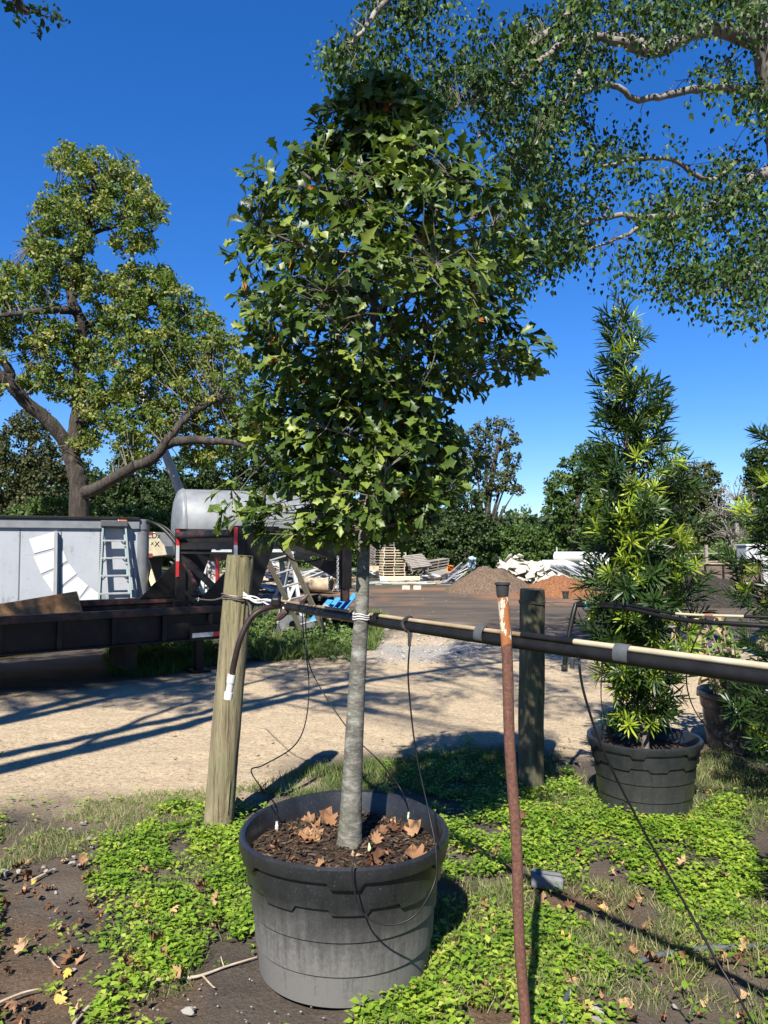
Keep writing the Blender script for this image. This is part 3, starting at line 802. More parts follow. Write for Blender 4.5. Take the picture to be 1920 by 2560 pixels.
def wire_tie2():
    root = empty('fence_wire', c2, 'thin wire looped round the dark post and stretched to the farther pipe', 'wire')
    q = MB()
    for k in range(2): q.tube(loop(c2 + ZU * .012 * k, P2T - P2B, .084 + .002 * k), .0035, 6)
    q.build('wire_loop', wire, root, 40)
    q = MB(); s = c2 + Vector((.08, -.03, 0))
    q.tube(spline([s, s + (PIPE2 - s) * .5 + ZU * .012, PIPE2 + ZU * .01]), .0035, 6); q.tube(spline([s, s + (PIPE2 - s) * .5 - ZU * .012, PIPE2 - ZU * .01]), .0035, 6)
    q.build('wire_run', wire, root, 40)
wire_tie2()

# ------------------------------------------------------------------ nursery pots
def pot_mat(name, dust):
    m, t, b, o = nt(name)
    tc = t.nodes.new('ShaderNodeTexCoord'); sx = t.nodes.new('ShaderNodeSeparateXYZ'); t.links.new(tc.outputs['Object'], sx.inputs[0])
    n = noise(t, 14, 7, .75, (1, 1, .6)); sp = noise(t, 130, 3, .8); st = noise(t, 40, 4, .7, (1, 1, .07)); n3 = noise(t, 3, 4, .6)
    base = ramp(t, [(.3, (.007, .008, .009)), (.7, (.019, .020, .022))], n)
    # soil splashed up from the ground, patchy
    hgt = math_(t, 'ADD', math_(t, 'MULTIPLY', sx.outputs[2], -3.8), 1.45)
    f = math_(t, 'MULTIPLY', math_(t, 'ADD', hgt, math_(t, 'MULTIPLY', math_(t, 'SUBTRACT', n3, .5), 1.2)), dust)
    f = math_(t, 'MULTIPLY', f, math_(t, 'ADD', math_(t, 'MULTIPLY', math_(t, 'MULTIPLY', st, noise(t, 60, 6, .8)), 2.6), .05))
    cl = t.nodes.new('ShaderNodeClamp'); t.links.new(f, cl.inputs[0]); cl.inputs['Max'].default_value = .8
    c = mixc(t, cl.outputs[0], base, (.135, .128, .118))
    c = mixc(t, ramp(t, [(.62, (0, 0, 0)), (.72, (.6, .6, .6))], sp), c, (.13, .125, .12))
    t.links.new(c, b.inputs['Base Color'])
    rr = ramp(t, [(0, (.30, .30, .30)), (.6, (.75, .75, .75))], cl.outputs[0]); t.links.new(rr, b.inputs['Roughness'])
    bump(t, b, math_(t, 'ADD', st, n), .25, .005)
    return m
def make_pot(name, D, Hh, loc, rot, label, dust, tabs=True, soilz=.84, seed=0):
    root = empty(name, loc, label, 'plant pot', 'black nursery pots')
    root.rotation_euler = (0, 0, rot)
    R1, R0 = D / 2, D / 2 * .79
    n = 160
    def rad(z): return R0 + (R1 - .022 - R0) * (z / Hh)
    def tab(a):
        u = (a / (2 * math.pi) * 9) % 1.0
        return 1.0 if (.12 < u < .62) else 0.0
    rows = []       # functions of angle -> (r, z)
    s = Hh / .5
    rows.append(lambda a: (rad(0) - .02, 0.0))
    rows.append(lambda a: (rad(.0) + .002, .006))
    for z in (.115, .235):
        zz = z * s
        rows += [lambda a, zz=zz: (rad(zz) - .004, zz - .006), lambda a, zz=zz: (rad(zz) + .0035, zz), ]
    band = .352 * s
    tz = lambda a: band - (.020 * tab(a) if tabs else 0) * s
    rows += [lambda a: (rad(tz(a)) - .004, tz(a) - .004), lambda a: (rad(tz(a)) + .009, tz(a)), lambda a: (rad(Hh * .86) + .010, Hh * .86)]
    lip = lambda a: Hh * .90 - (.022 * s if 0.3 < ((a / (2 * math.pi) * 6 + .2) % 1.0) < .55 else 0)
    rows += [lambda a: (rad(Hh * .88) + .006, lip(a) + .001), lambda a: (R1 - .004, lip(a)), lambda a: (R1, lip(a) + .012), lambda a: (R1 - .002, Hh - .008), lambda a: (R1 - .012, Hh), lambda a: (R1 - .024, Hh - .006),
             lambda a: (R1 - .040, Hh * .90), lambda a: (R1 - .052, Hh * .80), lambda a: (R1 - .07, Hh * .70)]
    q = MB(); vs = []
    rr = random.Random(seed); ph = [rr.uniform(0, 6) for _ in range(4)]
    for fn in rows:
        for k in range(n):
            a = 2 * math.pi * k / n
            r, z = fn(a)
            w = (z / Hh)
            r *= 1 + .012 * w * math.sin(2 * a + ph[0]) + .006 * w * math.sin(3 * a + ph[1]) + .003 * math.sin(5 * a + ph[2])
            zz = z + .006 * w * math.sin(2 * a + ph[3]) * s
            vs.append((r * math.cos(a), r * math.sin(a), zz))
    m = len(rows)
    q.add(vs, [(i * n + k, i * n + (k + 1) % n, (i + 1) * n + (k + 1) % n, (i + 1) * n + k) for i in range(m - 1) for k in range(n)] + [tuple(range(n - 1, -1, -1))])
    q.build('body', pot_mat(name + '_plastic', dust), root, 32, 0, False)
    # soil with a lumpy top
    q = MB(); zs = Hh * soilz; vs = [(0, 0, zs + .015)]; K = 40; rings = 16
    for i in range(1, rings + 1):
        for k in range(K):
            a = 2 * math.pi * k / K; r = (R1 - .040) * i / rings
            x, y = r * math.cos(a), r * math.sin(a)
            vs.append((x, y, zs + .022 * (float(fbm(x, y, 14, seed + 4, 3)) - .5) * (1 if i < rings else .3) + .012 * (1 - i / rings)))
    fs = [(0, 1 + k, 1 + (k + 1) % K) for k in range(K)]
    fs += [(1 + (i - 1) * K + k, 1 + i * K + k, 1 + i * K + (k + 1) % K, 1 + (i - 1) * K + (k + 1) % K) for i in range(1, rings) for k in range(K)]
    q.add(vs, fs)
    sm = bpy.data.materials.get('bark_soil') or pm('bark_soil', [(.012, .009, .007), (.05, .032, .022), (.13, .085, .055)], 55, .95, None, 1.0, .02, 0, .2, 6)
    q.build('soil', sm, root, 60, 0, False)
    # shreds of bark mulch
    if dust > .5:
        N = 1500; a = R.uniform(0, 6.283, N); r = np.sqrt(R.uniform(.004, 1, N)) * (R1 - .055)
        pos = np.stack([r * np.cos(a), r * np.sin(a), np.full(N, zs + .008) + .012 * (1 - r / R1)], -1)
        f = rdir(N) * [1, 1, .25]
        v, t, rn = scatter([(-.16, -.5, 0), (.16, -.5, 0), (.12, .5, 0), (-.12, .5, 0), (0, 0, .14)], np.array([(0, 1, 4), (1, 2, 4), (2, 3, 4), (3, 0, 4)]), pos, f, np.tile([0, 0, 1.0], (N, 1)) + rdir(N) * .3, R.uniform(.008, .034, N), R.uniform(0, 1, N) ** 1.6)
        o = link('bark_mulch', fastmesh('bark_mulch', v, t, leafmat('mulch', [(.015, .010, .007), (.045, .028, .018), (.12, .08, .052)], .9, 0, .2), rn), root, False)
        o['kind'] = 'stuff'
    return root
POT1 = Vector((-.152, 2.92, 0)); D1, H1 = .815, .50
make_pot('nursery_pot', D1, H1, POT1, -1.75, 'big dusty black pot holding the lobed-leaf oak', 1.0, True, .83, 1)
POT2 = G(1598, 1962); POT2 = Vector((1.60, 4.62, 0))
make_pot('nursery_pot', .675, .42, POT2, -1.2, 'black pot holding the tall strappy-leaved evergreen, weeds at its foot', .12, True, .80, 2)
POT3 = Vector((2.86, 5.92, 0))
make_pot('nursery_pot', .72, .44, POT3, .4, 'black pot holding the wilted broad-leaved bush', .08, False, .85, 3)
POT4 = Vector((2.78, 4.45, 0))
make_pot('nursery_pot', .66, .42, POT4, 1.9, 'black pot hidden under the drooping evergreen by the cable end', .25, True, .80, 4)

# ------------------------------------------------------------------ the lobed-leaf oak
def oak():
    zs = H1 * .83
    base = Vector((P(873, 2085, POT1.y).x, POT1.y, zs - .03))
    root = empty('oak_tree', base, 'young oak with glossy lobed leaves growing in the big dusty black pot', 'tree')
    axis = spline([base, P(883, 1900, 2.93), P(893, 1700, 2.95), P(903, 1540, 2.97), P(910, 1350, 2.98), P(915, 1150, 2.99), P(925, 900, 3.0), P(945, 650, 3.0), P(955, 450, 3.0), P(960, 250, 2.98)], 8)
    rads = np.interp(np.linspace(0, 1, len(axis)), [0, .02, .06, .12, .35, .5, .7, .85, 1], [.056, .048, .041, .037, .028, .022, .015, .009, .003])
    q = MB(); q.tube(axis, list(rads), 20)
    m, t, b, o = nt('oak_bark')
    n1 = noise(t, 12, 7, .7, (1, 1, 2.2)); n2 = noise(t, 34, 5, .75, (1, 1, 3.0)); n3 = noise(t, 4, 4, .6)
    c = ramp(t, [(.3, (.03, .027, .022)), (.48, (.075, .07, .057)), (.6, (.15, .142, .12)), (.74, (.30, .29, .26))], n1)
    c = mixc(t, ramp(t, [(.5, (0, 0, 0)), (.64, (.45, .45, .45))], n2), c, (.25, .245, .215))
    c = mixc(t, ramp(t, [(.5, (0, 0, 0)), (.75, (.4, .4, .4))], n3), c, (.16, .17, .10))
    t.links.new(c, b.inputs['Base Color']); b.inputs['Roughness'].default_value = .9
    bump(t, b, math_(t, 'ADD', n1, n2), .6, .006)
    trunk = q.build('trunk', m, root, 60)
    # crown outline, from the photograph's silhouette at the tree's own distance
    prof = [(175, 930, 985), (215, 850, 1015), (300, 820, 1080), (358, 770, 1120), (420, 735, 1180), (466, 668, 1235), (500, 610, 1265), (545, 580, 1300), (650, 555, 1325), (740, 530, 1335), (810, 560, 1385), (880, 585, 1385), (925, 605, 1320), (985, 615, 1130), (1040, 605, 1110), (1080, 635, 1150), (1160, 650, 1195), (1225, 550, 1150), (1285, 560, 1105), (1330, 640, 1030), (1360, 700, 1000)]
    py_, pl_, pr_ = [np.array([p[i] for p in prof], float) for i in range(3)]
    A = np.array([list(p) for p in axis])
    ax_px, ax_py, _ = pix(A)
    order = np.argsort(ax_py)
    def axpt(py):
        i = np.interp(py, ax_py[order], np.arange(len(A))[order])
        return np.stack([np.interp(i, np.arange(len(A)), A[:, k]) for k in range(3)], -1)
    # twig ends
    N = 1300
    cy = R.uniform(185, 1350, N * 2)
    keep = R.uniform(0, 1, N * 2) < np.interp(cy, [185, 300, 500, 900, 1200, 1350], [.55, .8, 1, 1, .9, .5])
    cy = cy[keep][:N]; N = len(cy)
    c0 = axpt(cy)
    l = np.interp(cy, py_, pl_); r = np.interp(cy, py_, pr_); xa = np.interp(cy, ax_py[order], ax_px[order])
    ph = R.uniform(0, 2 * np.pi, N)
    rho = np.sqrt(R.uniform(.02, 1.0, N)) * (.82 + .34 * vnoise(ph * 2.1 + 9, cy / 75.0, 1.0, 79))
    cxp = np.cos(ph)
    hw = np.where(cxp > 0, r - xa, xa - l) * 2.97 / F
    dw = (r - l) / 2 * 2.97 / F * np.interp(cy, [190, 420, 600, 880, 1020, 1150, 1350], [.8, .95, 1.1, 1.1, .8, .7, .6])
    lump = .82 + .36 * vnoise(ph * 1.1, cy / 130.0, 1.0, 77)
    E = c0 + np.stack([cxp * hw * rho, np.sin(ph) * dw * rho * lump, np.zeros(N)], -1)
    # primary limbs leave the trunk and climb
    limbs = []
    qb = MB()
    for k in range(44):
        yb = np.interp(k + R.uniform(0, 1), [0, 44], [1330, 330])
        tip_y = yb - R.uniform(40, 170)
        a = k * 2.4 + R.uniform(-.3, .3)
        s = axpt(np.array([yb]))[0]; e0 = axpt(np.array([tip_y]))[0]
        lw = np.interp(tip_y, py_, (pr_ - np.interp(py_, ax_py[order], ax_px[order])) if math.cos(a) > 0 else (np.interp(py_, ax_py[order], ax_px[order]) - pl_)) * 2.97 / F
        dd = np.interp(tip_y, py_, (pr_ - pl_) / 2) * 2.97 / F * .9
        e = e0 + np.array([math.cos(a) * lw, math.sin(a) * dd, 0]) * .82
        mid = s * .5 + e * .5 + np.array([0, 0, .06 * R.uniform(-1, 1)]) + R.normal(size=3) * .02
        pts = spline([s, mid, e], 5)
        qb.tube(pts, [float(np.interp(yb, [330, 1330], [.006, .011])), .006, .0025], 6)
        limbs.append(np.array([list(p) for p in pts]))
    LP = np.concatenate(limbs); 
    qt = MB()
    TW = []
    for e in E:
        d = np.linalg.norm(LP - e, axis=1) + np.maximum(0, LP[:, 2] - e[2]) * .8
        s = LP[np.argmin(d)]
        mid = (s + e) / 2 + R.normal(size=3) * .025 + [0, 0, .015]
        qt.tube([Vector(s), Vector(mid), Vector(e)], [.0028, .0022, .0012], 4, False)
        TW.append((s, mid, e))
    qb.build('limbs', M['bark_pale'], trunk, 60)
    o = qt.build('twigs', M['twig'], root); o['kind'] = 'stuff'
    # leaves: whorls at twig ends, some along the twig
    pos, fwd, nrm, sz, rnd = [], [], [], [], []
    for (s, mid, e), cyk in zip(TW, cy):
        out = e - mid; out = out / max(np.linalg.norm(out), 1e-6)
        hor = e - axpt(np.array([cyk]))[0]; hor = hor / max(np.linalg.norm(hor), 1e-6)
        tone = R.uniform(0, 1)
        n = R.integers(8, 14)
        for j in range(n):
            back = R.uniform(0, .13) if j > 3 else R.uniform(0, .02)
            p = e - out * back * .8 + R.normal(size=3) * .008
            d = out * .45 + hor * .45 + R.normal(size=3) * .55 + [0, 0, -.18]
            nn = np.array([0, -.30, .8]) + hor * .5 + R.normal(size=3) * .5
            pos.append(p); fwd.append(d); nrm.append(nn); sz.append(R.uniform(.048, .088)); rnd.append(np.clip(tone * .55 + R.uniform(0, .45), 0, .90) if R.uniform() > .012 else R.uniform(.965, 1))
    pos, fwd, nrm, sz, rnd = map(np.array, (pos, fwd, nrm, sz, rnd))
    cols = [(0, (.018, .036, .006)), (.35, (.038, .070, .010)), (.65, (.078, .118, .017)), (.9, (.18, .22, .034)), (.945, (.15, .16, .03)), (.96, (.30, .13, .03)), (1, (.26, .075, .03))]
    lm = leafmat('oak_leaf', cols, .43, .22, .32)
    score = (pos[:, 1] - 2.95) * 1.0 - (sz - .07) * 4 + R.uniform(0, .10, len(pos))
    idx = np.argsort(score); near, rest = idx[:300], idx[300:]
    h = R.uniform(0, 1, len(rest)) < .6
    parts = [scatter(*T_, pos[g], fwd[g], nrm[g], sz[g], rnd[g], R.uniform(.75, 1.15, len(g))) for T_, g in ((OAK, rest[h]), (OAKB, rest[~h]))]
    o = link('crown', fastmesh('crown', *merge(parts)[:2], lm, merge(parts)[2], True), root); o['kind'] = 'stuff'
    variants = []
    for T_ in (OAK, OAKB):
        for tone in (.12, .3, .5, .68, .85, .97):
            variants.append(fastmesh('leaf', T_[0], T_[1], lm, np.full(len(T_[0]), tone), True))
    rr_, ff_, nn_ = frames(fwd, nrm)
    for i in near:
        tone = int(np.argmin(np.abs(np.array([.12, .3, .5, .68, .85, .97]) - rnd[i])))
        o = bpy.data.objects.new('leaf', variants[tone + (6 if R.uniform() < .4 else 0)]); COL.objects.link(o)
        o.parent = root
        mx = Matrix((Vector(rr_[i]), Vector(ff_[i]), Vector(nn_[i]))).transposed().to_4x4()
        mx = Matrix.Translation(Vector(pos[i]) - root.location) @ mx @ Matrix.Diagonal((*(Vector((R.uniform(.75, 1.15), 1, 1)) * sz[i]), 1))
        o.matrix_basis = mx
oak()

# ------------------------------------------------------------------ strappy-leaved evergreens
def strap_shoot(n, length, seed):
    rg = np.random.default_rng(seed)
    t = np.linspace(.05, 1, n); a = np.arange(n) * 2.399 + rg.uniform(-.3, .3, n)
    pos = np.stack([np.zeros(n), t * length, np.zeros(n)], -1)
    spread = np.interp(t, [0, 1], [1.45, .6]) + rg.uniform(-.22, .22, n)
    f = np.stack([np.cos(a) * np.sin(spread), np.cos(spread), np.sin(a) * np.sin(spread)], -1)
    up = np.tile([0, 1.0, 0], (n, 1)) + rg.normal(size=(n, 3)) * .15
    sz = rg.uniform(.065, .115, n) * np.interp(t, [0, .5, 1], [.9, 1, .75])
    return scatter(*STRAP, pos, f, up, sz, rg.uniform(0, 1, n))
def evergreen(name, base, tip, prof, Y, label, nshoot, nbright, seed, tipsparse=True):
    rg = np.random.default_rng(seed)
    root = empty(name, base, label, 'evergreen', 'potted evergreens')
    axis = spline([base, base * .6 + tip * .4 + Vector((.03, 0, 0)), base * .3 + tip * .7 - Vector((.01, 0, 0)), tip], 8)
    q = MB(); q.tube(axis, [.026, .018, .010, .004], 10); q.build('trunk', M['bark_pale'], root, 60)
    A = np.array([list(p) for p in axis]); apx, apy, _ = pix(A)
    o_ = np.argsort(apy)
    py_, pl_, pr_ = [np.array([p[i] for p in prof], float) for i in range(3)]
    dens = (pr_ - pl_)
    cdf_y = np.linspace(py_[0], py_[-1], 200); w = np.interp(cdf_y, py_, dens) ** 1.25; cdf = np.cumsum(w) / w.sum()
    cy = np.interp(rg.uniform(0, 1, nshoot), cdf, cdf_y)
    i = np.interp(cy, apy[o_], np.arange(len(A))[o_]); c = np.stack([np.interp(i, np.arange(len(A)), A[:, k]) for k in range(3)], -1)
    xa = np.interp(cy, apy[o_], apx[o_]); ph = rg.uniform(0, 6.283, nshoot); rho = np.sqrt(rg.uniform(.03, 1, nshoot))
    l, r = np.interp(cy, py_, pl_), np.interp(cy, py_, pr_)
    hw = np.maximum(np.where(np.cos(ph) > 0, r - xa, xa - l) * Y / F - .05, .03); dw = np.maximum((r - l) / 2 * Y / F - .05, .03)
    pos = c + np.stack([np.cos(ph) * hw * rho, np.sin(ph) * dw * rho, np.zeros(nshoot)], -1)
    hor = np.stack([np.cos(ph), np.sin(ph), np.zeros(nshoot)], -1)
    topf = np.interp(cy, [py_[0], py_[0] + .35 * (py_[-1] - py_[0])], [1, 0])
    fwd = hor * (.75 - .35 * topf)[:, None] + np.array([0, 0, 1.0]) * (.45 + .5 * topf)[:, None] + rg.normal(size=(nshoot, 3)) * .33
    fwd = unit(fwd)
    pos = pos - fwd * .06
    keep = rg.uniform(0, 1, nshoot) > topf * .55
    pos, c, cy, ph, rho, fwd, topf = pos[keep], c[keep], cy[keep], ph[keep], rho[keep], fwd[keep], topf[keep]; nshoot = len(pos)
    # stalks
    q = MB()
    for p, cc in zip(pos, c):
        st = cc - np.array([0, 0, .10 + .2 * np.linalg.norm(p - cc)])
        if st[2] < base.z: st[2] = base.z + .02
        mid = (p + st) / 2 + np.array([0, 0, -.02]); q.tube([Vector(st), Vector(mid), Vector(p)], [.004, .003, .002], 4, False)
    o = q.build('stalks', M['twig'], root); o['kind'] = 'stuff'
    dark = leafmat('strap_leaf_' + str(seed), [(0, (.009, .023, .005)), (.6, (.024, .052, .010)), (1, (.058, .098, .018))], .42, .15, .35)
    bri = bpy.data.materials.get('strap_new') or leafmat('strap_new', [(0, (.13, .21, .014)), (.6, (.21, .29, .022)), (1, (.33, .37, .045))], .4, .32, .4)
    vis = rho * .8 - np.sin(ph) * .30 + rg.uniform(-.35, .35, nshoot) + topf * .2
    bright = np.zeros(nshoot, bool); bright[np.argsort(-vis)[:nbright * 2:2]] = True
    shapes = [strap_shoot(30, .14, 100 + k) for k in range(6)]
    bmesh_ = [fastmesh('leaf_shoot', *strap_shoot(20, .055, 200 + k)[:2], bri, strap_shoot(20, .055, 200 + k)[2]) for k in range(6)]
    lst = []
    nr = rg.normal(size=(nshoot, 3)); rr, ff, nn = frames(fwd, nr)
    for k in range(nshoot):
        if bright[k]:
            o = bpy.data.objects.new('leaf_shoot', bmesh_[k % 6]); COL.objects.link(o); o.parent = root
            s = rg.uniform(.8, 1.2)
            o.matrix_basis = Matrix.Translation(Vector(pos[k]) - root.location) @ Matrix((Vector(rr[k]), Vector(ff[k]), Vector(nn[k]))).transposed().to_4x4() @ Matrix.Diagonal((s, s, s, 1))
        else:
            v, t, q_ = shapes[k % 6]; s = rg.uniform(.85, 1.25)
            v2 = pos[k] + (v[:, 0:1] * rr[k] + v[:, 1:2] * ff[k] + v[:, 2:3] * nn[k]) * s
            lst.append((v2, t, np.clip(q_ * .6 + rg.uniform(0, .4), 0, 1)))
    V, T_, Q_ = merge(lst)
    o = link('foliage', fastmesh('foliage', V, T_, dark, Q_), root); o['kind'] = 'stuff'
EP = [(745, 1535, 1568), (800, 1500, 1615), (870, 1492, 1625), (920, 1500, 1665), (980, 1490, 1688), (1060, 1500, 1695), (1130, 1462, 1715), (1200, 1480, 1735), (1300, 1455, 1742), (1400, 1455, 1768), (1480, 1455, 1765), (1560, 1462, 1775), (1640, 1470, 1745), (1700, 1480, 1705), (1780, 1490, 1680), (1835, 1530, 1660)]
evergreen('potted_evergreen', POT2 + Vector((.01, 0, .32)), P(1550, 745, 4.6), EP, 4.6, 'tall strappy-leaved evergreen tapering to a thin leader, whole in its pot', 560, 135, 11)
EP4 = [(1000, 1960, 2060), (1060, 1880, 2100), (1130, 1865, 2130), (1200, 1850, 2190), (1300, 1815, 2230), (1450, 1805, 2250), (1600, 1812, 2240), (1750, 1825, 2220), (1880, 1845, 2190), (1970, 1865, 2160)]
evergreen('potted_evergreen', POT4 + Vector((0, 0, .32)), P(2030, 950, 4.45), EP4, 4.45, 'strappy-leaved evergreen drooping over its pot beside the wilted bush', 520, 90, 12)
POT5 = Vector((1.88, 2.55, 0))  # unseen pot and evergreen, added to cast shade over the weeds
make_pot('nursery_pot', .6, .36, POT5, .7, 'unseen black pot under the long pipe end, holding the evergreen added for its shadow', .25, True, .80, 5)
EP5 = [(1500, 2200, 2330), (1700, 2080, 2500), (1900, 2050, 2560), (2150, 2070, 2540), (2300, 2120, 2480)]
evergreen('potted_evergreen', POT5 + Vector((0, 0, .28)), P(2290, 1420, 2.55), EP5, 2.55, 'unseen low strappy-leaved evergreen under the long pipe end, added for its shadow', 240, 30, 13)

# the wilted broad-leaved bush
def wilted():
    root = empty('wilted_bush', POT3 + Vector((0, 0, .36)), 'wilted bush of broad green and tan leaves in a black pot', 'bush')
    rg = np.random.default_rng(5)
    q = MB(); pos = []; fw = []
    for k in range(26):
        a = rg.uniform(0, 6.283); r0 = rg.uniform(.02, .26); L = rg.uniform(.15, .62)
        s = POT3 + Vector((math.cos(a) * r0, math.sin(a) * r0, .36)); d = Vector((math.cos(a) * .5, math.sin(a) * .5, 1)) + Vector(rg.normal(size=3) * .25)
        pts = spline([s, s + d * L * .5, s + d * L + Vector((math.cos(a), math.sin(a), -.3)) * .08 * L], 4)
        q.tube(pts, [.009, .006, .003], 5)
        for _ in range(15):
            i = rg.integers(len(pts) // 3, len(pts)); pos.append(list(pts[i] + Vector(rg.normal(size=3) * .035))); fw.append(rg.normal(size=3) + [math.cos(a) * .6, math.sin(a) * .6, -.4])
    for k in range(8):
        a = rg.uniform(0, 6.283); s = POT3 + Vector((math.cos(a) * .18, math.sin(a) * .2, .36)); q.tube([s, s + Vector((rg.uniform(-.04, .04), rg.uniform(-.04, .04), rg.uniform(.1, .22)))], .016, 7)
    q.build('stems', pm('tan_stem', [(.20, .13, .08), (.38, .27, .17)], 14, .85, None, .2), root, 60)
    pos = np.array(pos); n = len(pos)
    nr = np.tile([0, -.4, .8], (n, 1)) + rg.normal(size=(n, 3)) * .6
    rn = np.where(rg.uniform(0, 1, n) < .62, rg.uniform(0, .55, n), rg.uniform(.7, 1, n))
    v, t, q_ = scatter(*HEART, pos, np.array(fw), nr, rg.uniform(.06, .115, n), rn)
    o = link('leaves', fastmesh('leaves', v, t, leafmat('wilted_leaf', [(0, (.07, .13, .025)), (.5, (.18, .26, .06)), (.7, (.34, .26, .14)), (1, (.44, .32, .19))], .55, .3, .3), q_, True), root); o['kind'] = 'stuff'
wilted()

# ------------------------------------------------------------------ rusty pole with its little pot cap
def rusty_pole():
    base = P(1318, 2640, 2.30); base.z = -.03; top = P(1258, 1491, 2.24)
    m, t, b, o = nt('rusty_paint')
    n1 = noise(t, 26, 6, .75, (1, 1, .4)); n2 = noise(t, 7, 5, .6); n3 = noise(t, 90, 4, .8)
    rust = ramp(t, [(.3, (.045, .018, .012)), (.5, (.10, .042, .026)), (.7, (.17, .075, .045))], n3)
    tc = t.nodes.new('ShaderNodeTexCoord'); sx = t.nodes.new('ShaderNodeSeparateXYZ'); t.links.new(tc.outputs['Object'], sx.inputs[0])
    hf = math_(t, 'ADD', math_(t, 'MULTIPLY', math_(t, 'SUBTRACT', sx.outputs[2], 1.27), 9.0), math_(t, 'MULTIPLY', math_(t, 'SUBTRACT', n2, .5), 1.0))
    f = math_(t, 'MULTIPLY', math_(t, 'GREATER_THAN', hf, 0.0), math_(t, 'GREATER_THAN', n1, .535))
    c = mixc(t, f, mixc(t, math_(t, 'GREATER_THAN', hf, 0.0), rust, (.26, .09, .025)), (.50, .45, .33))
    t.links.new(c, b.inputs['Base Color']); b.inputs['Roughness'].default_value = .85
    bump(t, b, math_(t, 'ADD', n1, n3), .6, .003)
    pts = [base + (top - base) * (k / 20) + Vector((.003 * math.sin(k * .8), 0, 0)) for k in range(21)]
    o = MB().tube(pts, .0165, 18).build('rusty_pole', m, None, 40)
    tag(o, 'slim rusty steel pole with flaking cream paint at its top', 'pole')
    d = (top - base).normalized()
    root = empty('pole_cap', top, 'small black plastic pot sitting on top of the rusty pole', 'pot')
    q = MB(); q.lathe([(.001, .001), (.0175, .001), (.0205, .036), (.0225, .036), (.0225, .043), (.0195, .043), (.018, .01), (.001, .008)], 28, top + Vector((-.002, 0, -.001)))
    q.build('cup', M['rubber'], root, 35)
    q = MB(); q.lathe([(.0226, .0365), (.0236, .037), (.0236, .0425), (.0226, .043)], 28, top + Vector((-.002, 0, -.001))); q.build('rim', M['rubber'], root, 35)
rusty_pole()

# ------------------------------------------------------------------ the pipe run and its conduit
TR = P(905, 1548, 3.03)
PA, PB, PC = PIPE0, TR + Vector((0, .02, 0)), P(1265, 1600, 2.30)
PD = P(1925, 1692, 1.66); PE = PD + (PD - PC) * 1.2
def pipe_pts(off): return spline([PA + off, PB + off, PC + off, PD + off, PE + off], 12)
def pipe_run():
    root = empty('irrigation_pipe', PA, 'long black irrigation pipe strung from the greenish post past the oak trunk', 'pipe')
    q = MB(); q.tube(pipe_pts(Vector((0, 0, -.004))), .0185, 16); q.build('pipe', M['hose_black'], root, 50)
    cd = pipe_pts(Vector((0, 0, .022)))
    q = MB(); q.tube(cd[:27], .0075, 10); q.build('conduit', pm('tan_conduit', [(.11, .065, .03), (.24, .175, .10), (.33, .27, .175)], 5, .5, (1, 1, 1), .1), root, 50)
    q = MB(); q.tube(cd[26:], .0085, 10); q.build('conduit', M['cream_pvc'], root, 50)
    q = MB(); q.tube(cd[25:29], .0098, 10); q.build('coupling_sleeve', M['hose_black'], root, 50)
    ctr = pipe_pts(Vector((0, 0, .003)))
    arr = np.array([list(p) for p in ctr]); ppx, _, _ = pix(arr)
    for px_, w in ((945, .02), (1205, .02), (1560, .022)):
        i = np.interp(px_, ppx[:40], np.arange(40)); c = Vector([np.interp(i, np.arange(len(arr)), arr[:, k]) for k in range(3)])
        i2 = i + .2; c2_ = Vector([np.interp(i2, np.arange(len(arr)), arr[:, k]) for k in range(3)]); d = (c2_ - c).normalized()
        q = MB(); x = d.cross(ZU).normalized()
        vs = []
        for e in (-w, w):
            for a in np.linspace(0, 2 * math.pi, 20, endpoint=False):
                vs.append(c + d * e + x * math.cos(a) * .0205 + ZU * (math.sin(a) * (.0305 if math.sin(a) > 0 else .0255) - .0))
        q.add(vs, [(k, (k + 1) % 20, 20 + (k + 1) % 20, 20 + k) for k in range(20)])
        q.build('tape_wrap', M['tape'] if px_ > 1000 else M['hose_black'], root, 60)
    q = MB()
    for k in range(3): q.tube(loop(P(903, 1541, 2.97) + ZU * (.009 * k - .009), (.05 * k, 0, 1), .0325, k, 6.4 + k, 24, .003), .0028, 5)
    q.build('tie_twine', twine, root)
    # rag strip hanging from the pipe
    i = np.interp(1022, ppx[:40], np.arange(40)); c = Vector([np.interp(i, np.arange(len(arr)), arr[:, k]) for k in range(3)])
    q = MB(); q.tube(loop(c + Vector((0, 0, .003)), ctr[20] - ctr[18], .027, 0, 6.3, 14), .006, 5); q.beam(c + Vector((0, -.024, .0)), c + Vector((.002, -.02, -.075)), .012, .004, (0, 1, 0)); q.build('rag_strip', M['rubber'], root)
pipe_run()
wood_post('wooden_post', Vector((PE.x, PE.y, 0)), Vector((PE.x + .01, PE.y + .02, PE.z + .16)), .082, .08, 'greyish post holding up the cream conduit end of the long pipe', [(.07, .06, .038), (.15, .125, .075), (.24, .205, .13), (.14, .14, .07)], 13)
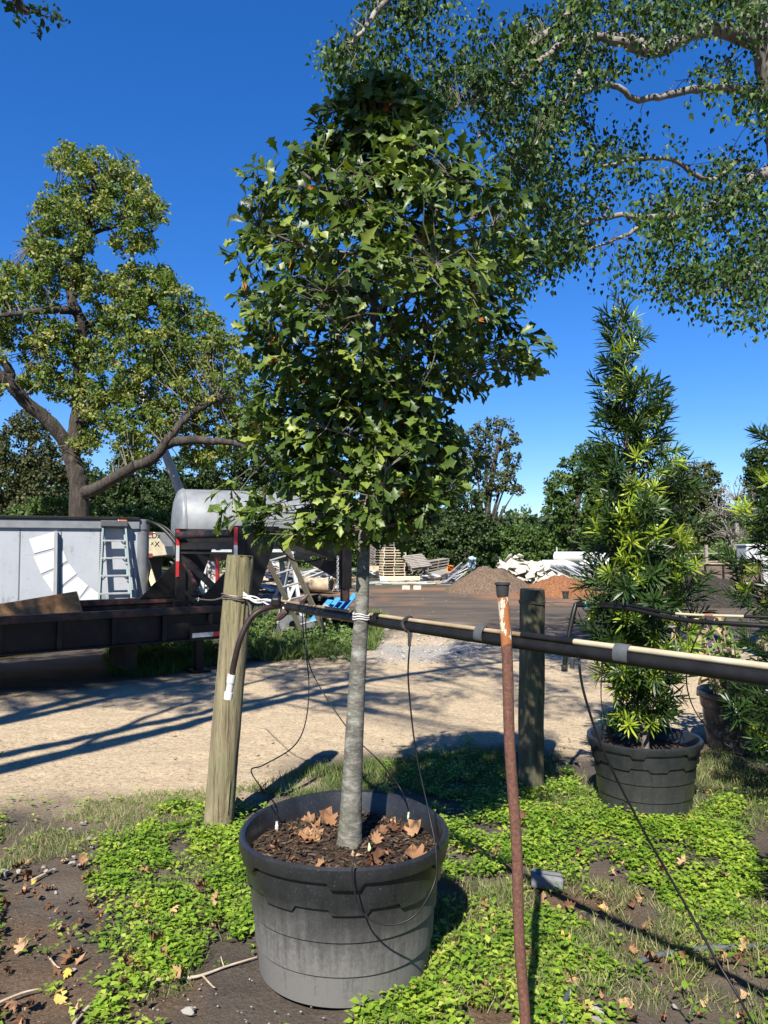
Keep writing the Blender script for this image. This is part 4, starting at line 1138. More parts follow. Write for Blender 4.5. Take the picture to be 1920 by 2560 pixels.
# capped hose end curving down on the greenish post
def capped_hose():
    pts = spline([PA + Vector((.06, -.03, .0)), P(668, 1520, 4.08), P(628, 1545, 4.08), P(600, 1600, 4.06), P(584, 1665, 4.06), P(581, 1692, 4.06)], 6)
    root = empty('capped_hose', pts[0], 'black hose curving down over the greenish post to a white capped end', 'hose')
    MB().tube(pts, .0165, 12).build('hose', pm('brown_hose', [(.010, .007, .007), (.035, .02, .018)], 10, .35, None, .1), root, 50)
    a, b_ = P(580, 1686, 4.06), P(571, 1742, 4.06); d = (b_ - a).normalized()
    q = MB(); q.tube([a, a + d * .045], .0235, 16); q.tube([a + d * .045, b_ - d * .02], .020, 16); q.build('white_fitting', M['pvc'], root, 40)
    q = MB(); q.tube([b_ - d * .025, b_ + d * .012, b_ + d * .014], [.0245, .0235, .015], 16); q.build('end_cap', pm('grey_cap', [(.5, .5, .5), (.6, .6, .6)], 5, .4, None, 0), root, 40)
capped_hose()
def tie_knot():
    root = empty('hose_tie', PA, 'brown strips of old hose and pale rope knotted round the pipe end', 'strap')
    st = pm('hose_strip', [(.03, .018, .015), (.09, .05, .04)], 12, .6, (1, 1, 4), .3)
    q = MB(); q.tube(spline([PA + Vector((.03, -.02, -.005)), P(735, 1508, 3.9), P(755, 1500, 3.9), P(772, 1485, 3.9)]), [.018, .026, .02, .004], 8); q.build('strip', st, root, 40)
    q = MB(); q.tube(spline([PA + Vector((.05, -.02, -.01)), P(715, 1527, 3.92), P(700, 1542, 3.93), P(685, 1552, 3.94)]), [.012, .02, .018, .006], 8); q.build('strip', st, root, 40)
    rp = pm('pale_rope', [(.45, .38, .30), (.62, .55, .46)], 60, .9, None, .3, .001)
    q = MB(); cc = P(728, 1515, 3.93); q.tube(loop(cc, PB - PA, .028, 0, 7, 20), .009, 7); q.tube(spline([cc + Vector((.02, -.02, .02)), cc + Vector((0, -.03, .0)), cc + Vector((-.04, -.02, -.01))]), .008, 6); q.build('rope_knot', rp, root, 40)
    q = MB(); q.box(P(690, 1505, 3.98), (.05, .05, .05)); q.build('pipe_clamp', M['black_steel'], root, None, .012)
tie_knot()

# farther pipe pair beyond the dark post
def pipe_far():
    root = empty('irrigation_pipe', PIPE2, 'thinner black pipe pair running from the dark post through the tall evergreen', 'pipe')
    q = MB(); q.tube(spline([PIPE2, P(1560, 1520, 4.3), P(1700, 1549, 3.95), P(1860, 1561, 3.7), P(2200, 1580, 3.4)], 8), .0125, 12); q.build('pipe', M['hose_black'], root, 50)
    u = spline([PIPE2 + ZU * .012, P(1560, 1512, 4.3), P(1690, 1534, 3.97), P(1860, 1541, 3.7), P(2200, 1552, 3.4)], 8)
    q = MB(); q.tube(u[:17], .0085, 8); q.build('upper_hose', M['hose_black'], root, 50)
    q = MB(); q.tube(u[16:25], .0075, 8); q.build('conduit', M['cream_pvc'], root, 50)
    q = MB(); q.tube(u[20:22], .010, 8); q.build('rag_wrap', pm('brown_rag', [(.15, .06, .04), (.25, .12, .08)], 20, .9, None, .2), root, 50)
    q = MB(); q.tube(u[24:], .0085, 8); q.build('upper_hose', M['hose_black'], root, 50)
    q = MB(); q.tube(spline([PIPE2 + Vector((.0, 0, .01)), P(1432, 1540, 4.68), P(1420, 1600, 4.66), P(1411, 1665, 4.66)]), [.014, .016, .014, .014], 10); q.build('hose_end', M['hose_black'], root, 50)
    q = MB(); a = P(1411, 1662, 4.66); q.tube([a, a + Vector((0, 0, -.04))], .02, 10); q.tube([a + Vector((.05, 0, .03)), a + Vector((.048, 0, -.02))], .015, 10); q.beam(a, a + Vector((.05, 0, .03)), .012, .012); q.build('valve', M['rubber'], root, 50)
    q = MB(); q.tube(loop(P(1464, 1514, 4.6), (1, 0, 0), .018, 0, 9, 20), .004, 6); q.build('teal_twine', pm('teal', [(.03, .28, .27), (.06, .4, .38)], 9, .7, None, 0), root)
pipe_far()

# ------------------------------------------------------------------ drip tubes
def drip(label, pts, r, em=None, emc=None, name='drip_tube'):
    root = empty(name, pts[0], label, 'drip tube')
    MB().tube(spline(pts, 8), r, 8).build('tube', M['hose_black'], root, 60)
    if em:
        q = MB(); q.tube([em + ZU * .03, em + ZU * .016, em + ZU * .014, em - ZU * .012], [.0045, .0055, .0075, .007], 10); q.build('dripper', emc, root, 40)
zs = H1 * .83
gm = pm('pale_green_plastic', [(.28, .42, .20), (.42, .52, .30)], 9, .5, None, 0)
def pipe_at(px_):
    a = np.array([list(p) for p in pipe_pts(Vector((0, 0, 0)))]); x, _, _ = pix(a); i = np.interp(px_, x[:40], np.arange(40))
    return Vector([np.interp(i, np.arange(len(a)), a[:, k]) for k in range(3)])
e1 = P(692, 2082, 2.92); e1 = G(692, 2072, zs + .012)
drip('drip tube bending out past the pot rim to a white dripper', [pipe_at(755), P(760, 1600, 3.65), P(772, 1700, 3.5), P(765, 1800, 3.35), P(735, 1865, 3.2), P(660, 1912, 3.05), P(628, 1925, 2.98), P(650, 1965, 2.95), P(690, 2015, e1.y), e1 + ZU * .02], .0028, e1, M['pvc'])
e2 = G(1022, 2048, zs + .012)
drip('drip tube slanting behind the oak trunk to a green dripper', [pipe_at(768) + Vector((0, -.02, .02)), P(765, 1580, 3.6), P(780, 1680, 3.5), P(870, 1822, 3.4), P(950, 1905, 3.3), P(1000, 1970, 3.15), P(1018, 2015, e2.y), e2 + ZU * .02], .0028, e2, gm)
e3 = G(924, 2128, zs + .012)
drip('drip tube dropping from the pipe and looping over the pot front', [pipe_at(1032), P(1022, 1640, 2.68), P(1022, 1720, 2.72), P(1040, 1880, 2.72), P(1072, 2030, 2.66), P(1090, 2130, 2.58), P(1085, 2210, 2.5), P(1035, 2290, 2.47), P(965, 2312, 2.455), P(905, 2280, 2.46), P(881, 2200, 2.475), P(884, 2148, 2.50), P(905, 2105, 2.58), e3 + Vector((-.004, .0, .05)), e3 + ZU * .02], .003, e3, gm)
g5 = P(2050, 2880, 1.95); g5.z = .01
drip('grey drip tube running from the pipe down to the weeds past the tall evergreen pot', [pipe_at(1450) + Vector((0, 0, -.015)), P(1448, 1660, 2.02), P(1462, 1740, 2.04), P(1510, 1880, 2.08), P(1600, 2060, 2.12), P(1690, 2220, 2.12), P(1785, 2390, 2.06), P(1880, 2555, 1.98), g5], .0035)
e4 = POT3 + Vector((-.1, -.1, .39))
drip('drip tube sagging past the pot of the wilted bush', [P(1765, 1545, 3.85), P(1725, 1640, 3.9), P(1718, 1720, 4.4), P(1745, 1790, 5.3), P(1800, 1850, 5.45), P(1870, 1890, 5.3), P(1930, 1920, 5.0)], .004)
drip('short drip tube hanging into the pot of the tall evergreen', [P(1505, 1530, 4.45), P(1507, 1650, 4.42), P(1504, 1760, 4.4), POT2 + Vector((-.2, -.05, .36))], .003)

# pavers, hoses, stick
def grey_block():
    c = G(1367, 2215); root = empty('stone_block', c, 'small grey concrete block lying among the weeds', 'block')
    Mx = Matrix.Rotation(-.12, 3, 'Z') @ Matrix.Rotation(.10, 3, 'Y')
    q = MB(); q.box(c + ZU * .028, (.145, .085, .062), Mx); q.build('block', M['metal_grey'] if False else pm('grey_paver', [(.095, .10, .105), (.17, .175, .18)], 22, .9, None, .5, .004), root, None, .012)
    for s in (-.02, .024):
        MB().box(c + Mx @ Vector((.01, s, .0595 + .0)) + ZU * .0, (.12, .004, .003), Mx).build('groove', M['dark_board'], root)
grey_block()
pts = [G(1575, 2418), G(1640, 2395), G(1720, 2378), G(1800, 2374), G(1925, 2368), G(2100, 2360)]
tag(MB().tube(spline([p + ZU * .008 for p in pts]), .0105, 10).build('garden_hose', M['grey_hose'], None, 50), 'grey hose lying straight across leaf litter under the drip tube', 'hose')
pts = [G(1410, 2600), G(1408, 2540), G(1425, 2490), G(1450, 2465)]
tag(MB().tube(spline([p + ZU * (.02 if k < 3 else -.01) for k, p in enumerate(pts)]), .010, 10).build('garden_hose', M['grey_hose'], None, 50), 'short grey hose end curving out of the weeds beside the rusty pole', 'hose')
def stick(label, pts, r, forks=()):
    root = empty('fallen_stick', pts[0], label, 'stick')
    sm = bpy.data.materials.get('dry_stick') or pm('dry_stick', [(.22, .17, .12), (.38, .31, .24)], 25, .9, None, .3, .002)
    MB().tube(spline(pts, 4), [r, r * .9, r * .5], 7).build('stem', sm, root, 60)
    for f in forks: MB().tube(spline(f, 4), [r * .7, r * .3], 6).build('fork', sm, root, 60)
g = lambda x, y, z=.008: G(x, y) + ZU * z
stick('forked pale stick lying against the big dusty pot', [g(390, 2455), g(470, 2450), g(510, 2442), g(570, 2420), g(642, 2398)], .006, [[g(505, 2443), g(530, 2470), g(538, 2475)], [g(560, 2424), g(552, 2405, .02)]])
stick('long straight stick half buried in weeds', [g(185, 2565), g(225, 2520), g(275, 2488), g(290, 2470, .02)], .007)
stick('thin stick lying on bare dark soil', [g(-20, 2520), g(50, 2490), g(95, 2478)], .005)
stick('short thick stick by white pebbles', [g(80, 2205), g(110, 2190), g(130, 2178)], .008)
stick('little twig on bare soil below the weeds', [g(120, 2395), g(140, 2420), g(150, 2425)], .004)

# ------------------------------------------------------------------ heaps of soil and mulch
def heap(name, px0, px1, pytop, pybase, label, cols, cat, peak=.5, seed=0, rough=1.0, depth=None):
    b0 = G((px0 + px1) / 2, pybase); Y = b0.y
    w = (px1 - px0) / F * Y / 2; dpt = w * .7 if depth is None else depth
    cy = Y + dpt; cx = ((px0 + px1) / 2 - 960) / F * cy
    w = (px1 - px0) / F * cy / 2
    hgt = P(0, pytop, cy).z
    n = 90; u = np.linspace(-1.15, 1.15, n); X, Yy = np.meshgrid(u, u)
    ang = np.arctan2(Yy, X); rr = np.hypot(X - (peak - .5) * 1.0 * np.clip(1 - np.hypot(X, Yy), 0, 1), Yy) * (1 + .16 * (fbm(np.cos(ang) * 2 + 5, np.sin(ang) * 2 + 5, 1.2, seed, 2) - .5))
    Hh = np.clip(1 - rr, 0, 1) ** .8
    Hh = Hh * (1 + .35 * (fbm(X * 3, Yy * 3, 1, seed + 3, 4) - .5)) * np.clip(1.15 - .12 * Hh, 0, 2)
    Z = Hh * hgt / max(Hh[n // 2 - 8:n // 2 + 8].max(), .1) + (fbm(X * 9, Yy * 9, 1, seed + 5, 3) - .5) * .10 * rough * np.clip(Hh * 6, 0, 1) - .04
    V = np.stack([cx + X * w, cy + Yy * dpt, Z], -1).reshape(-1, 3)
    idx = np.arange(n * n).reshape(n, n); Q = np.stack([idx[:-1, :-1], idx[:-1, 1:], idx[1:, 1:], idx[1:, :-1]], -1).reshape(-1, 4)
    m = pm(name + '_earth', cols, 16, .95, None, 1.0, .06, 0, .1, 7, 20)
    o = link(name, fastmesh(name, V, Q, m, None, True)); tag(o, label, cat)
    return cx, cy, w, hgt
heap('soil_heap', 1105, 1345, 1413, 1484, 'mid brown heap of soil in front of pale rubble', [(.06, .042, .03), (.12, .085, .06), (.20, .145, .10)], 'soil heap', .45, 1)
heap('mulch_heap', 1285, 1500, 1434, 1494, 'reddish brown mulch heap beside the mid brown soil heap', [(.10, .045, .022), (.19, .085, .04), (.30, .15, .075)], 'mulch heap', .5, 2)
heap('soil_heap', 1640, 1905, 1425, 1520, 'near-black soil heap in front of the wooden dump trailer', [(.018, .015, .013), (.035, .03, .026), (.07, .06, .05)], 'soil heap', .4, 4)
heap('soil_heap', 420, 640, 1452, 1470, 'low grey-brown mound among scrap behind the trailer neck', [(.10, .085, .07), (.17, .15, .12), (.26, .23, .19)], 'soil heap', .5, 6)

# ------------------------------------------------------------------ pallets
def make_pallet(mat):
    root = bpy.data.objects.new('wooden_pallet', None); COL.objects.link(root)
    tb = MB().box((0, 0, 0), (1.16, .095, .02)).mesh('deck_board', mat)
    st = MB()
    for x0, x1, z0 in ((-.5, -.36, 0), (-.36, -.14, .04), (-.14, .14, 0), (.14, .36, .04), (.36, .5, 0)):
        st.box(((x0 + x1) / 2, 0, (z0 + .09) / 2), (x1 - x0, .04, .09 - z0))
    st = st.mesh('stringer', mat)
    def ch(nm, me, loc, rz=0):
        o = bpy.data.objects.new(nm, me); COL.objects.link(o); o.parent = root; o.location = loc; o.rotation_euler = (0, 0, rz); return o
    for k in range(8): ch('deck_board', tb, (random.uniform(-.008, .008), -.46 + k * .1314, .14 + .0005 * (k % 2)), random.uniform(-.012, .012))
    for x in (-.54, 0, .54): ch('stringer', st, (x, 0, .0395), math.pi / 2)
    for k in range(4): ch('bottom_board', tb, (0, -.46 + k * .3066, .029 - .001 * (k % 2)), random.uniform(-.01, .01))
    return root
PLP, PLG = make_pallet(M['pallet_pale']), make_pallet(M['pallet_grey'])
used = {}
def place_pallet(proto, loc, rz, tilt=(0, 0), label='', group=''):
    o = proto if proto.name not in used else copy_tree(proto)
    used[proto.name] = 1
    o.location = loc; o.rotation_euler = (tilt[0], tilt[1], rz)
    return tag(o, label, 'pallet', group)
def stack(px, Y, n, proto, rz, label, group, z0=0, lean=0.0, jx=.02):
    x = (px - 960) / F * Y
    for k in range(n):
        place_pallet(proto, (x + random.uniform(-jx, jx) + lean * k, Y + random.uniform(-.03, .03), z0 - .019 + k * .1325), rz + random.uniform(-.05, .05), (0, 0), label, group)
stack(980, 37.5, 12, PLP, .18, 'pale new pallet in the tall straight stack', 'pale stacked pallets', 0, .004)
stack(948, 38.9, 14, PLG, .5, 'grey weathered pallet in the tall stack behind the pale ones', 'tall grey pallet stack', 0, .006)
stack(1035, 38.6, 5, PLG, -.15, 'grey pallet in the low stack beside the pale stack', 'low grey pallet stack')
for k in range(6):
    place_pallet(PLG, ((1085 - 960) / F * 38.9 + .02 * k, 38.9, .05 + k * .15), .25, (.02, -.20 + .01 * k), 'grey pallet in the slumped stack tilting down toward the low one', 'slumped pallet stack')
place_pallet(PLG, ((1040 - 960) / F * 37.4, 37.0, .82), .5, (.62, -.1), 'loose grey pallet propped steeply on the low stack', None)
for k in range(2): place_pallet(PLG, ((1108 - 960) / F * 36.6, 36.4, .12 + .16 * k), .3, (.12, -.22), 'grey pallet lying askew beside the orange scrap', 'askew pallets')
stack(815, 36.0, 3, PLG, .1, 'grey pallet in the short stack behind the pale concrete pipe', 'short pallet stack', .25)
for x_ in (0,):
    o = MB().box(((815 - 960) / F * 36.0, 36.0, .12), (1.1, .9, .25)).build('timber_block', M['dark_board']); tag(o, 'dark timber bearer under the short pallet stack', 'block')

# ------------------------------------------------------------------ rubble and scrap
def chunk_mesh(seed, flat=1.0):
    rg = random.Random(seed); bm = bmesh.new()
    for _ in range(14):
        v = Vector((rg.gauss(0, 1), rg.gauss(0, 1), rg.gauss(0, 1))).normalized() * rg.uniform(.75, 1.1)
        bm.verts.new((v.x * 1.2, v.y * .9, v.z * .6 * flat))
    bmesh.ops.convex_hull(bm, input=bm.verts)
    for v in [v for v in bm.verts if not v.link_faces]: bm.verts.remove(v)
    me = bpy.data.meshes.new('concrete_chunk'); bm.to_mesh(me); bm.free(); return me
CH = [chunk_mesh(s, f) for s, f in ((1, 1), (2, .7), (3, 1.3), (4, .6), (5, 1), (6, .5))]
for me in CH: me.materials.append(M['concrete'])
rg = np.random.default_rng(31)
Yc = 34.0
for k in range(130):
    px_ = rg.uniform(1232, 1400); t_ = (px_ - 1232) / 168
    top = np.interp(px_, [1232, 1262, 1300, 1340, 1400], [1425, 1380, 1384, 1400, 1436])
    dy = rg.uniform(-1.1, 1.2); Y = Yc + dy
    zt = P(0, top, Yc).z * 1.08 * (1 - abs(dy) / 2.2)
    z = max(.1, zt - abs(rg.normal()) * .28 - .12) if rg.uniform() < .75 else rg.uniform(.08, max(zt, .1))
    o = bpy.data.objects.new('concrete_chunk', CH[k % 6]); COL.objects.link(o)
    s = rg.uniform(.15, .32) * (1.35 if k % 9 == 0 else 1)
    o.location = ((px_ - 960) / F * Y, Y, z); o.scale = (s, s, s); o.rotation_euler = rg.uniform(-1, 1, 3) * [.7, .7, 3.1]
    tag(o, 'pale broken concrete chunk on the rubble heap behind the soil heap', 'concrete chunk', 'concrete rubble')
V = MB(); 
hp = heap('rubble_core', 1225, 1412, 1402, 1452, 'pale gritty core of the concrete rubble heap', [(.30, .27, .22), (.46, .42, .34), (.58, .54, .46)], 'rubble', .4, 9, 1.6, 1.2)

def scrap_board(px, py, Y, L, w, th, mat, label, group, rz, ry, cat='board', name='scrap_board'):
    p = P(px, py, Y); p.z = max(p.z, .02)
    o = MB().box((0, 0, 0), (L, w, th)).build(name, mat)
    o.location = p; o.rotation_euler = (random.uniform(-.15, .15), ry, rz)
    return tag(o, label, cat, group)
rg = random.Random(12)
for k in range(46):
    px_ = rg.uniform(905, 1200); Y = rg.uniform(31.5, 35.5)
    scrap_board(px_, 1468 - rg.uniform(0, 12) - (35 - Y) * -1.5 * 0, Y, rg.uniform(.7, 2.4), rg.uniform(.06, .16), .03, [M['metal_grey'], M['white_sheet'], M['dark_board'], M['tan_board']][rg.randrange(4)],
                'strip of board or metal in the scrap in front of the pallets', 'scrap in front of the pallets', rg.uniform(-.35, .35), rg.uniform(-.06, .06))
for k in range(20):
    px_ = rg.uniform(1110, 1200)
    scrap_board(px_, 1450 - rg.uniform(-6, 22), rg.uniform(33, 35), rg.uniform(.9, 2.0), rg.uniform(.08, .2), .03, [M['dark_board'], M['white_sheet'], M['metal_grey'], M['dark_board']][rg.randrange(4)],
                'strip of scrap sloping up against the soil heap', 'scrap beside the soil heap', rg.uniform(-.3, .3), rg.uniform(-.75, -.25))
for k in range(64):
    px_ = rg.uniform(545, 850); Y = rg.uniform(26, 31)
    topy = np.interp(px_, [545, 640, 700, 760, 850], [1432, 1405, 1410, 1430, 1436])
    base_y = pix((0, Y, 0))[1]
    scrap_board(px_, rg.uniform(topy, base_y - 2), Y, rg.uniform(.6, 2.2), rg.uniform(.08, .5), .03, [M['white_sheet'], M['white_sheet'], M['tan_board'], M['metal_grey'], M['pallet_grey'], M['concrete']][rg.randrange(6)],
                'board or sheet tumbled in the scrap heap seen under the trailer neck', 'scrap heap under the neck', rg.uniform(-.6, .6), rg.uniform(-.4, .4))
for k in range(26):
    px_ = rg.uniform(375, 470); Y = rg.uniform(19, 21)
    a = P(px_, rg.uniform(1425, 1470), Y); L = rg.uniform(.5, 1.1); an = rg.uniform(-.5, .5)
    o = MB().tube([Vector((-L / 2, 0, 0)), Vector((L / 2, 0, 0))], .022, 6).build('metal_rod', M['metal_grey'], None, 40); o.location = a; o.rotation_euler = (0, rg.uniform(-.7, .7), an)
    tag(o, 'thin grey rod in the tangle beyond the yellow plank', 'rod', 'metal rods')
heap('scrap_mound', 545, 850, 1425, 1475, 'pale earthy mound under the scrap heap behind the neck', [(.20, .16, .12), (.34, .28, .21), (.46, .40, .32)], 'soil heap', .4, 14, 1.8, 1.6)
heap('scrap_mound', 370, 475, 1445, 1500, 'weedy mound under the tangle of metal rods', [(.08, .08, .04), (.14, .14, .07), (.22, .20, .12)], 'soil heap', .5, 15, 1.8, .9)
def crumple(px, py, Y, w, h, mat, label, seed, cat='sheet', name='crumpled_sheet'):
    n = 7; rg = np.random.default_rng(seed); c = P(px, py, Y)
    vs = []
    for i in range(n):
        for j in range(n):
            u, v = i / (n - 1) - .5, j / (n - 1) - .5
            vs.append((c.x + u * w + rg.normal() * w * .05, c.y + rg.normal() * .12 - v * .3, c.z + v * h + rg.normal() * h * .05))
    fs = [(i * n + j, (i + 1) * n + j, (i + 1) * n + j + 1, i * n + j + 1) for i in range(n - 1) for j in range(n - 1)]
    o = MB().add(vs, fs).build(name, mat); s = o.modifiers.new('t', 'SOLIDIFY'); s.thickness = .02
    return tag(o, label, cat)
crumple(1075, 1449, 34.5, .95, .50, M['white_sheet'], 'crumpled white metal sheet beside the askew pallets', 1)
crumple(1135, 1452, 33.5, .80, .45, M['white_sheet'], 'bright bent white sheet against the soil heap', 2)
crumple(1126, 1421, 35.2, .28, .30, M['orange'], 'torn orange plastic scrap in front of the slumped pallets', 3, 'plastic scrap', 'orange_scrap')
crumple(1180, 1407, 33.0, .35, .5, M['tarp_blue'], 'pale blue plastic sheet sticking up behind the soil heap', 4)
crumple(932, 1436, 36.6, .5, .36, M['white_sheet'], 'white folded sheet leaning by the brown panel', 5)
crumple(690, 1418, 29, .9, .5, M['white_sheet'], 'white sheet draped on the scrap heap under the neck', 6)
crumple(640, 1412, 29.5, 1.0, .45, M['white_sheet'], 'torn white sheet crowning the scrap heap', 7)
crumple(680, 1425, 28.5, .3, .3, pm('terracotta', [(.25, .09, .05), (.36, .15, .09)], 6, .8, None, .1), 'terracotta scrap on the heap under the neck', 8, 'scrap', 'clay_scrap')
o = MB().prism([P(922, 1415, 36.9), P(948, 1415, 36.9), P(944, 1446, 36.7), P(926, 1446, 36.7)], (0, .04, 0)).build('brown_panel', M['tan_board']); tag(o, 'brown wooden panel leaning on the pale pallet stack', 'panel')
for px_, L_ in ((1060, 2.6), (1030, 1.9)):
    o = MB().box((0, 0, 0), (L_, .5, .05)).build('flat_panel', M['new_wood'] if L_ > 2 else M['white_sheet']); p = P(px_ - 30, 1452, 35.5); o.location = (p.x, p.y, p.z); o.rotation_euler = (.9, 0, .02)
    tag(o, 'long tan plank panel lying before the low pallet stack' if L_ > 2 else 'white panel strip lying before the low pallet stack', 'panel')
for px_ in (1015, 1043):
    p = G(px_, 1474); o = MB().box((p.x, p.y, .07), (.3, .2, .16)).build('cinder_block', M['concrete'], None, None, .02); tag(o, 'whitish block lying on the ground before the scrap strips', 'block', 'whitish blocks')
def ring_pipe(px, py, Y, r, L, ax, mat, label, name, ribs=0, cat='pipe'):
    c = P(px, py, Y); ax = Vector(ax).normalized(); x = ax.cross(ZU).normalized(); Mx = Matrix((x, x.cross(ax) * -1, ax)).transposed()
    root = empty(name, c, label, cat)
    q = MB(); N = 1 + ribs * 2
    prof = [(r * .86, -L / 2), (r, -L / 2)] + [(r * (1 if k % 2 else .96), -L / 2 + L * (k + .5) / max(N, 1)) for k in range(N if ribs else 0)] + [(r, L / 2), (r * .86, L / 2), (r * .86, -L / 2)]
    q.lathe(prof, 36, c, Mx); q.build('barrel', mat, root, 40)
    q = MB(); q.lathe([(r * .84, L / 2 - .04), (r * 1.05, L / 2 - .04), (r * 1.05, L / 2 + .01), (r * .84, L / 2 + .01)], 36, c, Mx); q.build('collar', mat, root, 40)
    return root
ring_pipe(1425, 1393, 36, .27, 1.5, (.78, -.62, 0), M['pvc'], 'big white plastic culvert pipe lying above the bent white sheets', 'culvert_pipe', 0)
ring_pipe(1485, 1393, 37.5, .27, 1.4, (.78, -.62, 0), M['pvc'], 'second white culvert pipe half behind the tall evergreen', 'culvert_pipe', 0)
ring_pipe(1470, 1412, 36.5, .22, 1.8, (.98, -.15, 0), M['metal_grey'], 'ribbed grey culvert beneath the white pipes', 'culvert_pipe', 14)
ring_pipe(1400, 1410, 36, .2, 1.7, (.98, -.1, 0), M['white_sheet'], 'pale blue-white pipe length beside the concrete rubble', 'culvert_pipe', 0)
heap('soil_heap', 1390, 1560, 1404, 1452, 'grey mound carrying the white culvert pipes', [(.14, .12, .10), (.24, .21, .18), (.34, .31, .27)], 'soil heap', .5, 19, 1, 1.5)
rg = random.Random(9)
for k in range(16):
    scrap_board(rg.uniform(1390, 1480), rg.uniform(1418, 1436), rg.uniform(30, 32), rg.uniform(.5, 1.4), rg.uniform(.1, .4), .03, [M['white_sheet'], M['metal_grey']][k % 2], 'white or grey frame piece heaped under the culvert pipes', 'pieces under the culverts', rg.uniform(-.5, .5), rg.uniform(.1, .6))
rp = ring_pipe(795, 1462, 25.5, .24, 1.05, (.93, -.4, -.02), M['tan_board'], 'tan concrete pipe length lying before the scrap heap', 'concrete_pipe')
ring_pipe(838, 1452, 26.5, .22, .5, (.1, -1, 0), M['pvc'], 'cream pipe end facing out beside the coupler post', 'concrete_pipe')
o = MB().tube([G(1367, 1420) if False else P(1392, 1368, 37), Vector((P(1392, 1368, 37).x, 37, 0))], .035, 8).build('thin_post', M['white_paint'], None, 40); tag(o, 'thin white stake standing behind the rubble heap', 'stake')
# blue pallet and clutter under the coupler
def clutter():
    rg = random.Random(4)
    for k in range(0, 7, 2):
        p = P(800 + k * 11, 1530 - k * 3, 13.5 + .12 * k); o = MB().box((0, 0, 0), (.12, .75, .022)).build('blue_slat', M['blue_paint'] if k % 2 == 0 else M['metal_grey'])
        o.location = p; o.rotation_euler = (.55, .1, -.5); tag(o, 'blue-painted slat in the clutter by the coupler post' if k % 2 == 0 else 'grey slat in the clutter by the coupler post', 'slat', 'blue slats' if k % 2 == 0 else 'grey slats')
    for k in range(7):
        p = P(rg.uniform(790, 880), rg.uniform(1520, 1560), 13.2 + rg.uniform(-.3, .8)); o = MB().box((0, 0, 0), (rg.uniform(.4, .9), .07, .04)).build('scrap_board', [M['pallet_pale'], M['tan_board'], M['dark_board']][k % 3])
        o.location = p; o.rotation_euler = (rg.uniform(-.4, .4), rg.uniform(-.4, .6), rg.uniform(-.8, .8)); tag(o, 'short board in the clutter below the coupler post', 'board', 'boards below the coupler')
    crumple(862, 1562, 12.9, .4, .25, M['black_steel'], 'crumpled black plastic bag beside the ladder foot', 31, 'bag', 'plastic_bag')
    crumple(835, 1548, 13.2, .5, .22, M['metal_grey'], 'grey plastic wrap heaped beside the ladder foot', 32, 'wrap', 'plastic_wrap')
    crumple(800, 1505, 14.2, .55, .25, M['rubber'], 'dark tarp lump behind the blue slats', 33, 'tarp', 'dark_tarp')
    heap('soil_heap', 775, 905, 1520, 1580, 'low dark mound under the clutter by the ladder', [(.03, .026, .022), (.06, .052, .044), (.10, .09, .075)], 'soil heap', .5, 23, 1, .6)
clutter()
def tyre():
    c = P(742, 1578, 12.4); c.z = .20; root = empty('old_tyre', (c.x, c.y, 0), 'dusty old tyre lying tilted in tall grass below the ladder', 'tyre')
    Mx = Matrix.Rotation(.5, 3, 'X') @ Matrix.Rotation(.35, 3, 'Y')
    q = MB(); q.lathe([(.16, -.085), (.24, -.10), (.30, -.095), (.325, -.06), (.33, 0), (.325, .06), (.30, .095), (.24, .10), (.16, .085), (.15, 0), (.16, -.085)], 40, c, Mx); q.build('carcass', pm('dusty_rubber', [(.05, .05, .05), (.11, .11, .11)], 9, .8, None, .2), root, 50)
    q = MB()
    for k in range(36):
        a = 2 * math.pi * k / 36
        for z in (-.05, .05): q.box(c + Mx @ Vector((.33 * math.cos(a + z), .33 * math.sin(a + z), z)), (.012, .03, .06), Mx @ Matrix.Rotation(a + z, 3, 'Z'))
    q.build('tread_blocks', bpy.data.materials['dusty_rubber'], root)
tyre()
# small pots left in the yard
for px_, py_, Y, lab in ((1414, 1497, None, 'small black pot standing alone before the mulch heap'),):
    b0 = G(px_, py_); root = empty('small_pot', b0, lab, 'pot')
    q = MB(); q.lathe([(.005, .0), (.08, .0), (.10, .2), (.108, .2), (.108, .24), (.095, .24), (.08, .03), (.005, .03)], 24, b0); q.build('cup', M['rubber'], root, 40)
    q = MB(); q.lathe([(.1085, .2), (.113, .2), (.113, .235), (.1085, .24)], 24, b0); q.build('rim', M['rubber'], root, 40)
